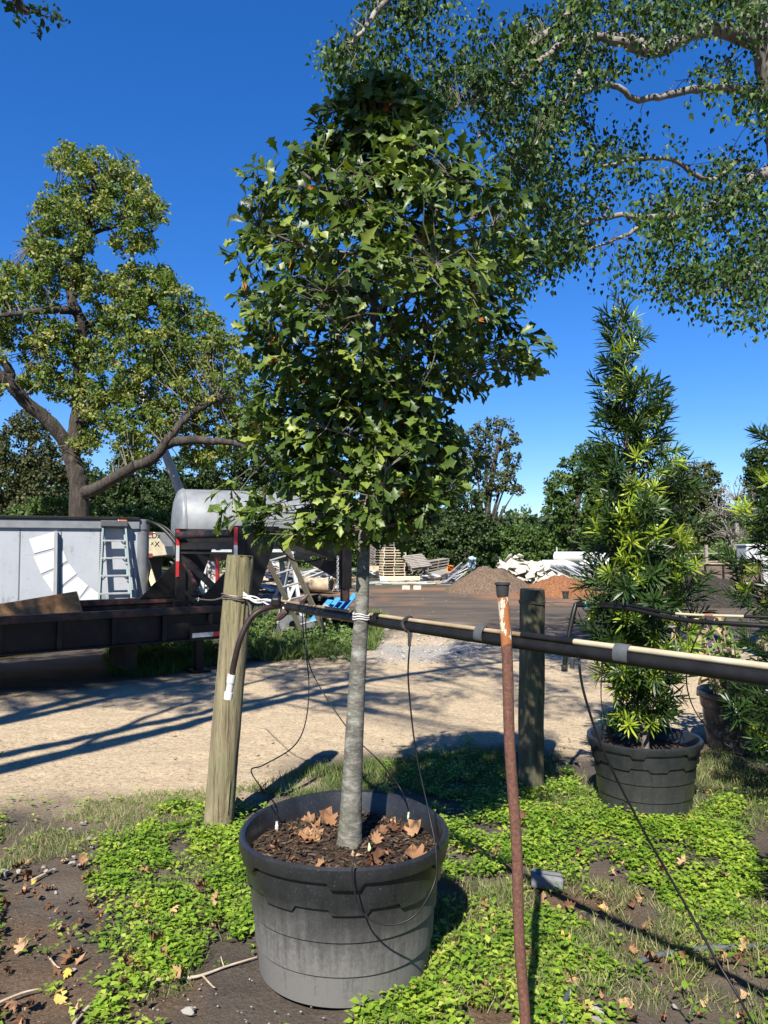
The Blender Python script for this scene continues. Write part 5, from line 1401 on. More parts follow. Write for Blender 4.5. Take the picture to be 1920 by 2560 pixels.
# wooden dump trailer
def dump_trailer():
    Y = 27.0; x0, x1 = (1742 - 960) / F * Y, (1905 - 960) / F * Y
    zt, zb = P(0, 1410, Y).z, P(0, 1462, Y).z
    root = empty('dump_trailer', (x0, Y, 0), 'brown wood-sided dump trailer with red and white tape', 'trailer')
    wd = pm('old_trailer_wood', [(.05, .035, .03), (.10, .075, .06), (.17, .13, .10)], 4, .85, (1, 1, 5), .3)
    zm = zb + (zt - zb) * .55
    for z0, z1 in ((zb + .12, zm - .01), (zm + .01, zt)):
        MB().box(((x0 + x1) / 2, Y, (z0 + z1) / 2), (x1 - x0, .05, z1 - z0)).build('side_board', wd, root)
    MB().box(((x0 + x1) / 2, Y + 1.6, (zb + zt) / 2), (x1 - x0, .05, zt - zb - .1)).build('side_board', wd, root)
    for x in (x0 + .03, x1 - .03): MB().box((x, Y + .8, (zb + zt) / 2), (.05, 1.52, zt - zb - .1)).build('end_board', wd, root)
    MB().box(((x0 + x1) / 2, Y - .04, zt + .02), (x1 - x0, .10, .05)).build('top_rail', M['tan_board'], root)
    MB().box(((x0 + x1) / 2, Y - .02, zb + .06), (x1 - x0, .09, .11)).build('floor_rail', M['rusty_black'], root)
    for k in range(4):
        x = x0 + .25 + k * (x1 - x0 - .4) / 3
        MB().box((x, Y - .055, (zb + zt) / 2), (.06, .05, zt - zb - .05)).build('rib', M['black_steel'], root)
    tape(root, (x0 + .6, Y - .07, zb + .06), (x0 + 1.9, Y - .07, zb + .06), Vector((0, 1, 0)), .07, 6, 1)
    MB().box(((x0 + x1) / 2, Y + .8, zb - .03), (x1 - x0, 1.3, .12)).build('chassis', M['black_steel'], root)
    for x in (x0 + 1.25, x0 + 2.05):
        for y in (Y + .25, Y + 1.4):
            q = MB(); q.lathe([(.02, .1), (.28, .11), (.34, .07), (.34, -.07), (.28, -.11), (.02, -.1)], 24, (x, y, .34), Matrix(((1, 0, 0), (0, 0, 1), (0, 1, 0)))); q.build('wheel', M['rubber'], root, 40)
    MB().beam((x0 + .3, Y + .8, 0), (x0 + .3, Y + .8, zb), .1, .1, (0, 1, 0)).build('jack_leg', M['black_steel'], root)
dump_trailer()
for k, px_ in enumerate((1765, 1797, 1818, 1850)):
    a = P(px_, 1362 + 4 * (k % 2), 33); o = MB().beam(a, Vector((a.x, a.y, 0)), .12 if k == 0 else .05, .12 if k == 0 else .05, (0, 1, 0)).build('fence_post', M['pallet_grey'] if k == 0 else M['rusty_black'])
    tag(o, 'stout grey fence post beyond the wooden dump trailer' if k == 0 else 'thin dark fence stake beyond the wooden dump trailer', 'fence post', None if k == 0 else 'thin fence stakes')
for py_ in (1385, 1405):
    o = MB().beam(P(1700, py_, 33.08), P(1800, py_ - 2, 33.08), .05, .05).build('fence_rail', M['pallet_grey']); tag(o, 'pale rail on the stout fence post, ' + ('upper' if py_ < 1390 else 'lower'), 'rail')
def tote():
    c = P(1882, 1395, 31); root = empty('white_tote', (c.x, c.y, 0), 'white ribbed bin standing beyond the wooden dump trailer', 'bin')
    zt = P(0, 1365, 31).z
    MB().box((c.x, c.y, zt / 2), (.95, .9, zt)).build('bin', M['white_sheet'], root, None, .05)
    for k in range(5): MB().box((c.x - .38 + k * .19, c.y - .46, zt / 2), (.05, .03, zt * .9)).build('rib', M['white_sheet'], root, None, .008)
    MB().box((c.x, c.y, zt + .04), (1.02, .97, .08)).build('lid', M['pvc'], root, None, .02)
tote()

# ------------------------------------------------------------------ trees
def limb_tube(q, pts, r0, r1, n=9, wob=.0):
    pts = spline(pts, 6)
    if wob: pts = [p + Vector(R.normal(size=3)) * wob for p in pts]
    rr_ = np.linspace(r0, r1, len(pts)) * (1 + R.uniform(-.045, .05, len(pts)))
    q.tube(pts, list(rr_), n)
    return np.array([list(p) for p in pts])
def clumps(centers, radii, per, leaf, size, tone=None, flat=.8, up=.35):
    """leaves in many small clumps around given centres"""
    pos, rn = [], []
    for c, r in zip(centers, radii):
        k = per
        d = rdir(k) * (R.uniform(0, 1, (k, 1)) ** .5) * r * [1, 1, flat]
        pos.append(c + d); t0 = R.uniform(0, .6); rn.append(np.clip(t0 + R.uniform(0, .4, k), 0, 1))
    pos = np.concatenate(pos); rn = np.concatenate(rn); n = len(pos)
    fw = rdir(n) + [0, 0, -.35]; nr = rdir(n) + [0, -.25, up]
    return scatter(*leaf, pos, fw, nr, R.uniform(size * .7, size * 1.25, n), rn)

def big_tree():
    Y0 = 17.0; bp = P(195, 1290, Y0); base = Vector((bp.x, Y0, -.05))
    root = empty('shade_tree', base, 'big gnarled tree with yellowing leaves rising behind the white box trailer', 'tree')
    q = MB(); L = []
    p = lambda x, y, dy=0: P(x, y, Y0 + dy)
    L.append(limb_tube(q, [base, p(198, 1250), p(190, 1180), p(180, 1130), p(195, 1040), p(200, 950, .1), p(198, 860), p(200, 800), p(178, 745), p(190, 660), p(215, 590), p(240, 520), p(232, 460), p(225, 420)], .23, .04, 14, .008))
    L.append(limb_tube(q, [p(182, 1130), p(130, 1060, -.3), p(70, 1010, -.6), p(25, 960, -.9), p(-20, 920, -1.1)], .17, .12, 12, .01))
    L.append(limb_tube(q, [p(15, 965, -.85), p(25, 930, -.9), p(-5, 890, -1.1)], .13, .07, 10, .008))
    L.append(limb_tube(q, [p(200, 1240, .1), p(260, 1210, -.5), p(330, 1170, -.9), p(390, 1140, -1.1), p(430, 1085, -1.2), p(470, 1040, -1.0), p(540, 1000, -.8)], .15, .05, 12, .012))
    L.append(limb_tube(q, [p(410, 1110, -1.1), p(480, 1100, -1.3), p(560, 1105, -1.5), p(620, 1120, -1.5)], .12, .04, 10, .01))
    L.append(limb_tube(q, [p(198, 1060), p(240, 1020, .3), p(300, 980, .5), p(350, 950, .5), p(385, 925, .6), p(420, 860, .6)], .16, .04, 10, .01))
    L.append(limb_tube(q, [p(195, 775), p(150, 775, -.4), p(80, 780, -.7), p(0, 790, -.9)], .12, .04, 10, .008))
    L.append(limb_tube(q, [p(205, 840), p(225, 810, .3), p(245, 830, .4), p(300, 790, .6), p(380, 760, .8)], .11, .03, 10, .008))
    L.append(limb_tube(q, [p(215, 590), p(270, 570, .3), p(330, 560, .4), p(380, 580, .4)], .06, .02, 8, .006))
    L.append(limb_tube(q, [p(225, 480), p(190, 430, .1), p(150, 400, .2)], .05, .015, 8, .006))
    L.append(limb_tube(q, [p(225, 500), p(270, 450, -.1), p(310, 430, -.2)], .05, .015, 8, .006))
    L.append(limb_tube(q, [p(185, 700), p(130, 640, -.2), p(80, 610, -.3)], .07, .02, 8, .006))
    L.append(limb_tube(q, [p(115, 900, -.3), p(90, 860, -.4), p(100, 800, -.5)], .07, .02, 8, .006))
    trunk = q.build('trunk', M['bark_dark'], root, 60)
    LP = np.concatenate(L)
    B = [(165, 400, 50), (235, 415, 55), (300, 425, 50), (340, 480, 55), (220, 490, 80), (150, 500, 60), (290, 520, 80), (370, 530, 50), (110, 540, 45), (100, 600, 60), (180, 590, 70), (320, 600, 50), (360, 610, 30), (140, 670, 75), (90, 690, 50), (200, 690, 60), (30, 680, 40), (20, 740, 60), (100, 750, 60),
         (250, 720, 60), (310, 720, 55), (340, 680, 40), (390, 710, 55), (410, 690, 35), (450, 770, 70), (370, 790, 90), (270, 800, 60), (500, 840, 80), (440, 870, 80), (330, 880, 90), (130, 830, 60), (40, 830, 60), (240, 890, 60), (100, 890, 60), (560, 900, 80), (500, 950, 80), (400, 960, 90), (290, 960, 70),
         (150, 960, 60), (220, 990, 60), (600, 990, 70), (530, 1040, 70), (450, 1030, 70), (340, 1040, 80), (250, 1060, 60), (590, 1090, 60), (500, 1120, 60), (410, 1060, 50), (60, 960, 40), (-40, 760, 80), (-60, 860, 90), (-50, 960, 70), (640, 1050, 60), (330, 1110, 50), (180, 870, 45), (210, 1110, 40)]
    cs, rs = [], []
    for (x, y, r) in B:
        n = int(9 + r * r / 130)
        for _ in range(n):
            a = R.uniform(0, 6.283); rr = math.sqrt(R.uniform(0, 1)) * r * .82
            cs.append(np.array(P(x + math.cos(a) * rr, y + math.sin(a) * rr * .9, Y0 + R.normal() * r / F * Y0 * .85))); rs.append(R.uniform(.11, .22))
    cs = np.array(cs)
    qt = MB()
    for c in cs[::3]:
        d = np.linalg.norm(LP - c, axis=1); s = LP[np.argmin(d)]
        qt.tube([Vector(s), Vector((s + c) / 2 + R.normal(size=3) * .16), Vector(c)], [.013, .009, .004], 3, False)
    o = qt.build('twigs', M['twig'], root); o['kind'] = 'stuff'
    lm = leafmat('yellowing_leaf', [(0, (.045, .085, .014)), (.45, (.095, .14, .026)), (.75, (.19, .21, .05)), (1, (.34, .29, .09))], .5, .34, .25)
    v, t, r_ = clumps(cs, rs, 27, HEART, .092)
    o = link('crown', fastmesh('crown', v, t, lm, r_), root); o['kind'] = 'stuff'
big_tree()

def tallow():
    root = empty('overhanging_tree', (5.2, 8.2, 0), 'overhanging tree with pale limbs and small drooping heart-shaped leaves', 'tree')
    q = MB(); L = []
    p = P
    L.append(limb_tube(q, [Vector((5.2, 8.2, -.05)), Vector((5.1, 8.1, 2.0)), Vector((4.6, 7.9, 4.0)), p(1935, 180, 7.6), p(1885, 60, 7.5), p(1840, -60, 7.4), p(1760, -250, 7.2)], .22, .10, 14, .01))
    L.append(limb_tube(q, [p(1905, 110, 7.55), p(1800, 75, 7.3), p(1730, 85, 7.1), p(1640, 130, 7.0), p(1560, 110, 6.8), p(1480, 90, 6.7), p(1400, 120, 6.6)], .085, .025, 10, .006))
    L.append(limb_tube(q, [p(1640, 130, 7.0), p(1560, 95, 6.9), p(1450, 100, 6.7), p(1380, 130, 6.5), p(1300, 200, 6.4), p(1250, 230, 6.3), p(1130, 270, 6.2)], .05, .012, 8, .006))
    L.append(limb_tube(q, [p(1520, -120, 6.9), p(1450, -10, 6.7), p(1400, 60, 6.6), p(1330, 110, 6.5), p(1280, 180, 6.4), p(1250, 280, 6.35), p(1190, 350, 6.3)], .055, .01, 9, .006))
    L.append(limb_tube(q, [p(1840, -60, 7.4), p(1690, -90, 7.2), p(1520, -120, 6.9), p(1300, -130, 6.5), p(1050, -80, 6.1), p(950, 20, 6.0), p(880, 110, 5.9)], .09, .012, 10, .008))
    L.append(limb_tube(q, [p(2100, 380, 7.9), p(1925, 430, 7.6), p(1850, 470, 7.4), p(1820, 500, 7.3), p(1740, 530, 7.2), p(1640, 545, 7.1), p(1540, 540, 7.0), p(1450, 560, 6.9)], .075, .015, 10, .008))
    L.append(limb_tube(q, [p(1640, 545, 7.1), p(1560, 590, 7.0), p(1480, 620, 6.9), p(1420, 660, 6.8)], .022, .008, 8, .005))
    L.append(limb_tube(q, [p(1850, 400, 7.6), p(1770, 450, 7.3), p(1680, 400, 7.1), p(1580, 400, 6.9), p(1490, 420, 6.7)], .03, .01, 8, .006))
    L.append(limb_tube(q, [p(1930, 240, 7.7), p(1800, 220, 7.4), p(1700, 230, 7.2), p(1600, 250, 7.0), p(1520, 210, 6.8), p(1430, 250, 6.6), p(1350, 330, 6.5)], .05, .01, 8, .006))
    L.append(limb_tube(q, [p(1480, 90, 6.7), p(1440, 200, 6.6), p(1410, 260, 6.5), p(1360, 330, 6.5), p(1300, 420, 6.4)], .03, .008, 8, .006))
    L.append(limb_tube(q, [p(2150, 500, 7.9), p(1950, 620, 7.5), p(1850, 700, 7.3), p(1750, 740, 7.2)], .04, .01, 8, .006))
    L.append(limb_tube(q, [p(1840, -60, 7.4), p(1900, -300, 7.4), p(2000, -600, 7.6)], .09, .03, 8, .006))
    L.append(limb_tube(q, [Vector((4.6, 7.9, 4.0)), Vector((5.4, 8.6, 5.2)), Vector((6.2, 9.0, 7.0))], .12, .03, 8, .006))
    q.build('trunk', M['bark_pale'], root, 60)
    LP = np.concatenate(L)
    poly = [(905, -10), (880, 40), (930, 90), (780, 150), (800, 200), (860, 260), (830, 330), (930, 380), (1060, 420), (1180, 560), (1270, 660), (1290, 800), (1340, 830), (1390, 800), (1480, 770), (1530, 830), (1590, 740), (1680, 780), (1740, 800), (1790, 840), (1840, 870), (1930, 890), (2300, 900), (2500, 300), (2400, -700), (1300, -600), (1000, -300)]
    S0 = 13000
    x = R.uniform(740, 2450, S0); y = R.uniform(-650, 890, S0)
    k = inpoly(x, y, poly)
    dens = fbm(x, y, 1 / 130., 51, 3)
    lowr = np.interp(y, [-650, 250, 560, 760, 900], [1, 1.0, .95, .75, .5])
    gap = np.exp(-(((x - 1540) / 70) ** 2 + ((y - 300) / 80) ** 2)) + np.exp(-(((x - 1640) / 60) ** 2 + ((y - 350) / 50) ** 2)) + .8 * np.exp(-(((x - 1480) / 60) ** 2 + ((y - 700) / 50) ** 2))
    k &= (dens + R.uniform(-.05, .05, S0) > .43) & (R.uniform(0, 1, S0) < lowr - gap) & (R.uniform(0, 1, S0) < np.where((x > 1960) | (y < -40), .42, 1.0))
    x, y = x[k], y[k]
    n = len(x); Y = R.uniform(5.9, 8.4, n)
    qt = MB(); pos, fw, nr, rn = [], [], [], []
    for i in range(n):
        e = np.array(P(x[i], y[i], Y[i]))
        d = np.linalg.norm(LP - e, axis=1); s = LP[np.argmin(d)]
        far = min(d.min(), .75)
        st = e + (s - e) / max(d.min(), 1e-6) * min(far, .5) + np.array([0, 0, .12])
        mid = (st + e) / 2 + R.normal(size=3) * .05 + [0, 0, .06]
        if (i % 3 == 0 or y[i] > 700) and d.min() < .65:
            qt.tube([Vector(s), Vector((s + mid) / 2 + R.normal(size=3) * .05 + [0, 0, .08]), Vector(mid), Vector(e)], [.006, .0045, .003, .0016], 3, False)
        m_ = R.integers(9, 15); tone = R.uniform(0, .6)
        for j in range(m_):
            t = R.uniform(0, 1); pp = (mid * (1 - t) + e * t) + R.normal(size=3) * .055
            pos.append(pp); fw.append(R.normal(size=3) * .5 + [0, 0, -.75]); nr.append(R.normal(size=3) * .6 + [-.1, -.6, .45]); rn.append(min(1, tone + R.uniform(0, .4)))
    o = qt.build('twigs', M['twig'], root); o['kind'] = 'stuff'
    pos, fw, nr, rn = map(np.array, (pos, fw, nr, rn))
    lm = leafmat('heart_leaf', [(0, (.014, .034, .008)), (.45, (.028, .06, .012)), (.8, (.06, .105, .02)), (1, (.13, .19, .034))], .5, .2, .2)
    v, t, q_ = scatter(*HEART, pos, fw, nr, R.uniform(.042, .066, len(pos)), rn)
    o = link('crown', fastmesh('crown', v, t, lm, q_), root); o['kind'] = 'stuff'
tallow()

# tree beside the photographer: its limbs shade the drive, one sprig hangs into view
def side_tree():
    b0 = Vector((-6.3, -.6, -.05))
    root = empty('sprig_tree', b0, 'tree whose dark leafy sprig hangs at the sky corner above the gnarled tree', 'tree')
    q = MB(); L = []
    L.append(limb_tube(q, [b0, Vector((-6.2, -.5, 2)), Vector((-6.0, -.3, 3.8)), Vector((-5.6, 0, 6.0)), Vector((-5.2, .5, 8.5))], .26, .08, 12, .01))
    L.append(limb_tube(q, [Vector((-6.0, -.3, 3.6)), Vector((-5.0, -.1, 4.6)), Vector((-3.9, .6, 5.3)), Vector((-2.6, 2.0, 6.1)), Vector((-1.2, 3.0, 6.9)), Vector((.6, 3.6, 7.6))], .17, .03, 12, .01))
    L.append(limb_tube(q, [Vector((-5.9, -.2, 4.2)), Vector((-4.6, .4, 5.2)), Vector((-3.2, 1.5, 6.2)), Vector((-2.2, 2.4, 7.0))], .13, .03, 12, .01))
    L.append(limb_tube(q, [Vector((-5.6, 0, 6)), Vector((-4.5, 1.6, 6.9)), Vector((-3.6, 3.0, 7.6)), Vector((-3, 4, 8.0))], .11, .03, 10, .01))
    L.append(limb_tube(q, [Vector((-3.9, .6, 5.3)), Vector((-3.6, 2.0, 5.6)), P(-20, -60, 4.6), P(40, 10, 4.7), P(110, 40, 4.75)], .05, .006, 8, .004))
    q.build('trunk', M['bark_dark'], root, 60)
    LP = np.concatenate(L)
    cs = []
    # shade wanted on the drive: pick ground spots, walk back toward the sun to crown height
    n = 1000
    gx = R.uniform(-60, 1500, n * 3); gy = R.uniform(1612, 1790, n * 3)
    dn = fbm(gx, gy * 3.5, 1 / 150., 63, 3)
    k = (dn > np.interp(gx, [0, 500, 700, 1500], [.50, .47, .42, .44])) & (R.uniform(0, 1, n * 3) < np.interp(gy, [1612, 1640, 1720, 1790], [.7, 1, .9, .25])) & (R.uniform(0, 1, n * 3) < np.interp(gx, [0, 300, 900, 1500], [.7, 1, .9, .6]))
    for x, y in zip(gx[k][:n], gy[k][:n]):
        gp = G(x, y); z = R.uniform(6.4, 8.2); cs.append([gp.x - .27 * z, gp.y - .963 * z, z])
    # dense shade over the flatbed's side and the ground before it
    for _ in range(420):
        gp = G(R.uniform(-150, 560), R.uniform(1640, 1738)); z = R.uniform(6.2, 7.8); cs.append([gp.x - .27 * z, gp.y - .963 * z, z])
    for _ in range(90):
        gp = fp(R.uniform(-5, .1), -.05, R.uniform(.35, .60)); z = R.uniform(6.2, 7.8); dz = z - gp.z; cs.append([gp.x - .27 * dz, gp.y - .963 * dz, z])
    # the oak's leader stands in shade too
    for _ in range(60):
        gp = P(R.uniform(780, 1250), R.uniform(180, 420), 2.95); dz = R.uniform(3.6, 4.6); cs.append([gp.x - .27 * dz, gp.y - .963 * dz, gp.z + dz])
    cs = np.array(cs)
    ok = (cs[:, 2] - CAMH) / np.maximum(cs[:, 1], .1) > .86
    cs = cs[ok]
    qt = MB()
    for c in cs[::2]:
        d = np.linalg.norm(LP - c, axis=1); s = LP[np.argmin(d)]; qt.tube([Vector(s), Vector((s + c) / 2 + [0, 0, .1]), Vector(c)], [.012, .008, .003], 3, False)
    lst = [clumps(cs, R.uniform(.12, .26, len(cs)), 15, HEART, .07)]
    # the sprig
    pts = []
    for (x, y) in ((30, 20), (55, 45), (85, 30), (100, 60), (120, 50), (140, 45), (75, 15), (95, 85), (15, 5), (135, 25), (50, 10), (110, 20), (160, 52), (40, 45)):
        pts.append(np.array(P(x, y, 4.7 + R.uniform(-.1, .1))))
        d = np.linalg.norm(LP - pts[-1], axis=1); s = LP[np.argmin(d)]; qt.tube([Vector(s), Vector(pts[-1])], [.003, .0015], 3, False)
    lst.append(clumps(np.array(pts), np.full(len(pts), .04), 8, HEART, .042))
    o = qt.build('twigs', M['twig'], root); o['kind'] = 'stuff'
    v, t, q_ = merge(lst)
    o = link('crown', fastmesh('crown', v, t, bpy.data.materials['heart_leaf'], q_), root); o['kind'] = 'stuff'
side_tree()

LMS = {
 'dark': leafmat('far_dark', [(0, (.016, .034, .010)), (.6, (.035, .062, .016)), (1, (.065, .095, .026))], .55, .25, .3),
 'mid': leafmat('far_mid', [(0, (.03, .06, .012)), (.6, (.06, .105, .022)), (1, (.10, .15, .04))], .55, .3, .3),
 'olive': leafmat('far_olive', [(0, (.03, .04, .014)), (.6, (.065, .075, .026)), (1, (.12, .12, .05))], .55, .25, .3),
 'light': leafmat('far_light', [(0, (.06, .11, .03)), (.6, (.12, .18, .05)), (1, (.20, .24, .08))], .5, .35, .3),
 'grey': leafmat('far_grey', [(0, (.08, .07, .055)), (.6, (.14, .125, .10)), (1, (.22, .20, .16))], .7, .15, .2),
}
def far_tree(name, label, px, Y, blobs, lm, trunk=True, leaf=.16, per=26, dens=1.0, cat='tree', bare=False, group=None):
    """blobs: (px, py, rx, ry) masses of the crown, at the tree's own distance"""
    x0 = (px - 960) / F * Y
    root = empty(name, (x0, Y, 0), label, cat, group)
    cs, rs = [], []
    top = Vector((x0, Y, -.1)); q = MB()
    cens = []
    for (bx, by, rx, ry) in blobs:
        n = int(max(8, rx * ry / 42. * dens)); c = P(bx, by, Y); cens.append(c)
        for _ in range(n):
            d = R.normal(size=3); d /= np.linalg.norm(d); d *= R.uniform(.25, 1) ** .4
            w = (rx + ry) / 2
            p = np.array([c.x + d[0] * rx / F * Y, c.y + d[1] * w / F * Y * .8, c.z + d[2] * ry / F * Y])
            if p[2] < .15: p[2] = R.uniform(.1, .5)
            cs.append(p); rs.append(R.uniform(.16, .42) * Y / 45)
    if trunk:
        hi = max(cens, key=lambda c: c.z)
        q.tube(spline([top, Vector((x0 + .1, Y, hi.z * .4)), Vector((hi.x * .5 + x0 * .5, Y, hi.z * .75)), hi]), [.26, .16, .05], 8)
        for c in cens:
            s = Vector((x0 + (c.x - x0) * .2, Y, max(c.z * .45, .3))); q.tube(spline([s, (s + c) / 2 + Vector((0, 0, .2)), c]), [.10, .06, .02], 6)
    else:
        for c in cens: q.tube(spline([Vector((c.x, c.y, -.05)), Vector((c.x + .1, c.y, c.z * .5)), c]), [.05, .04, .02], 5)
    if bare:
        for c in cens:
            for _ in range(60):
                d = Vector(R.normal(size=3)); d.z = abs(d.z) * .6; d = d.normalized() * R.uniform(.6, 1.8); q.tube([c, c + d * .5 + Vector(R.normal(size=3) * .15), c + d], [.025, .015, .006], 3, False)
    q.build('trunk', M['bark_pale'] if (bare or lm in ('light', 'grey')) else M['bark_dark'], root, 60)
    v, t, q_ = clumps(np.array(cs), rs, per, DIAM, leaf * 1.2 * Y / 45)
    o = link('crown', fastmesh('crown', v, t, LMS[lm], q_), root); o['kind'] = 'stuff'
T_ = far_tree
T_('tall_tree', 'tall thin-crowned tree with pale limbs beyond the pallet stacks', 1215, 48, [(1215, 1075, 32, 28), (1258, 1062, 26, 20), (1285, 1130, 20, 55), (1235, 1130, 45, 40), (1180, 1120, 40, 50), (1160, 1180, 45, 50), (1270, 1200, 30, 30), (1225, 1200, 40, 50), (1290, 1225, 14, 12)], 'olive', True, .15, 24, .75)
T_('vine_bush', 'dark vine-smothered bush beyond the pallet stacks', 1165, 44, [(1165, 1260, 55, 50), (1140, 1320, 55, 50), (1195, 1330, 50, 55), (1170, 1390, 70, 40), (1110, 1360, 40, 50)], 'dark', True, .15, 28, 1.2, 'bush')
T_('hedge_bush', 'rounded green bush behind the brown soil heap', 1250, 46, [(1245, 1350, 45, 40), (1290, 1345, 45, 35), (1270, 1395, 70, 40)], 'mid', False, .15, 28, 1.1, 'bush')
T_('sapling', 'small pale sapling standing clear above the hedge bushes', 1305, 47, [(1305, 1285, 24, 26), (1312, 1320, 22, 24)], 'light', True, .13, 18, .7)
T_('hedge_bush', 'wide green bush behind the concrete rubble', 1350, 47, [(1340, 1350, 40, 35), (1390, 1340, 50, 40), (1370, 1390, 80, 35), (1430, 1360, 40, 40)], 'mid', False, .15, 28, 1.1, 'bush')
T_('round_tree', 'dense round green tree behind the white culvert pipes', 1430, 46, [(1410, 1215, 45, 40), (1450, 1170, 55, 45), (1480, 1130, 45, 30), (1400, 1270, 40, 35), (1460, 1260, 60, 50), (1450, 1330, 60, 50), (1500, 1210, 60, 60), (1375, 1235, 18, 18), (1510, 1300, 50, 60)], 'mid', True, .16, 26, 1.1)
T_('olive_tree', 'brownish-green rounded tree behind the tall evergreen', 1720, 46, [(1700, 1190, 45, 40), (1750, 1195, 50, 40), (1770, 1235, 40, 40), (1720, 1260, 60, 60), (1690, 1320, 60, 60), (1745, 1320, 50, 50), (1660, 1230, 50, 50)], 'olive', True, .15, 28, 1.2)
T_('bare_tree', 'grey bare-twigged tree beside the brownish-green tree', 1840, 44, [(1800, 1290, 40, 50), (1840, 1250, 40, 50), (1870, 1300, 40, 50), (1830, 1340, 60, 40)], 'grey', True, .10, 8, .5, 'tree', True)
T_('olive_tree', 'dark olive tree rising behind the drooping evergreen', 1910, 45, [(1895, 1150, 38, 35), (1935, 1160, 60, 45), (1920, 1215, 55, 40), (1960, 1270, 80, 60), (1880, 1190, 28, 28)], 'dark', True, .15, 28, 1.1)
T_('hedge_bush', 'yellow-green bush behind the fence posts', 1850, 40, [(1820, 1385, 45, 30), (1875, 1375, 45, 35), (1780, 1390, 40, 25)], 'light', False, .16, 24, 1.0, 'bush')
T_('hedge_bush', 'dim bush behind the wooden dump trailer', 1720, 42, [(1680, 1385, 60, 35), (1620, 1375, 60, 40), (1560, 1380, 60, 40)], 'olive', False, .15, 26, 1.0, 'bush')
T_('roadside_tree', 'dark bushy tree between the tank and pallet stacks', 1010, 46, [(1010, 1190, 70, 60), (1060, 1250, 60, 60), (980, 1290, 80, 60), (1060, 1340, 60, 50), (900, 1230, 70, 70), (1000, 1370, 80, 40), (1080, 1160, 50, 45)], 'dark', True, .16, 28, 1.1)
T_('roadside_tree', 'dense green thicket tree behind the extension ladder', 800, 42, [(800, 1190, 80, 70), (740, 1280, 70, 60), (850, 1300, 70, 60), (790, 1370, 90, 40), (880, 1380, 60, 35), (700, 1210, 70, 70)], 'mid', True, .16, 28, 1.1)
T_('thicket_bush', 'sunlit olive bush behind the grey tank', 600, 36, [(650, 1350, 50, 50), (590, 1340, 60, 60), (700, 1385, 50, 35), (540, 1370, 60, 50), (480, 1340, 50, 60), (460, 1400, 50, 40), (740, 1400, 40, 30)], 'light', False, .13, 26, 1.1, 'bush')
T_('wood_edge_tree', 'tall dark tree closing the view behind the leaning pole', 520, 38, [(480, 1190, 70, 60), (560, 1180, 70, 70), (620, 1230, 70, 60), (440, 1250, 70, 60), (540, 1270, 80, 60), (640, 1150, 60, 60), (400, 1310, 60, 50)], 'dark', True, .15, 28, 1.1)
T_('wood_edge_tree', 'dim green tree filling behind the gnarled trunk', 330, 34, [(330, 1190, 70, 60), (260, 1240, 70, 60), (380, 1250, 60, 60), (310, 1290, 90, 50), (200, 1210, 60, 60), (350, 1140, 50, 40)], 'dark', True, .14, 28, 1.1)
T_('wood_edge_tree', 'leafy green tree behind the roof of the white box trailer', 60, 30, [(60, 1120, 80, 70), (10, 1190, 80, 70), (110, 1200, 70, 60), (60, 1270, 110, 50), (-60, 1150, 80, 90), (150, 1150, 45, 45), (80, 1060, 50, 40)], 'olive', True, .14, 28, 1.1)
T_('thicket_bush', 'bright green creeper bush above the box trailer roof', 130, 20, [(130, 1270, 70, 25), (60, 1285, 60, 20), (210, 1280, 50, 18), (300, 1290, 60, 20), (380, 1310, 50, 40), (420, 1360, 40, 50)], 'mid', False, .18, 24, 1.2, 'bush')
# far woods closing the horizon
def far_woods():
    n = 4200; x = R.uniform(-70, 80, n); y = R.uniform(58, 75, n); hmax = 3.4 + 3.4 * fbm(x, x * 0 + 3, .09, 71, 3) + np.where(x < -4, 2.0, 0)
    cs = np.stack([x, y, R.uniform(0, 1, n) * hmax], -1)
    v, t, q_ = clumps(cs, R.uniform(.5, 1.0, n), 24, DIAM, .5)
    o = link('far_woods', fastmesh('far_woods', v, t, LMS['dark'], q_)); tag(o, 'dark band of distant woods along the horizon', 'woods', None, 'stuff')
far_woods()

# ------------------------------------------------------------------ weeds, grass, litter
W1 = [(225, 2130), (330, 2080), (490, 2035), (590, 2010), (625, 2060), (635, 2120), (650, 2330), (560, 2345), (520, 2405), (470, 2465), (400, 2510), (360, 2600), (200, 2600), (190, 2490), (262, 2400), (235, 2320), (300, 2230), (205, 2190)]
W2 = [(585, 2000), (690, 1965), (640, 2040), (610, 2090)]
W3 = [(1070, 2010), (1160, 1995), (1300, 1985), (1420, 1935), (1490, 2000), (1560, 2030), (1700, 2030), (1770, 1990), (1900, 2080), (1930, 2200), (1850, 2310), (1700, 2290), (1560, 2230), (1440, 2195), (1330, 2180), (1230, 2180), (1120, 2150), (1090, 2060)]
W4 = [(1150, 2240), (1290, 2235), (1420, 2290), (1480, 2380), (1570, 2460), (1560, 2620), (870, 2640), (900, 2540), (960, 2480), (1050, 2420), (1110, 2350)]
W5 = [(960, 1900), (1110, 1880), (1260, 1890), (1280, 1990), (1090, 2030), (1120, 2120), (1110, 2240), (1090, 2200), (1120, 2060), (1020, 1960)]
W6 = [(1650, 2330), (1930, 2230), (2000, 2330), (1930, 2480), (1700, 2420)]
def ground_samples(n, x0, x1, y0, y1):
    return R.uniform(x0, x1, n), R.uniform(y0, y1, n)
POTS = [(POT5, .25), (POT1, .33), (POT2, .275), (POT3, .29), (POT4, .27)]
def clear_pots(X, Y, pad=.0):
    k = np.ones(len(X), bool)
    for p, r in POTS: k &= np.hypot(X - p.x, Y - p.y) > r + pad
    for p, r in ((P1B, .085), (P2B, .085)): k &= np.hypot(X - p.x, Y - p.y) > r
    return k
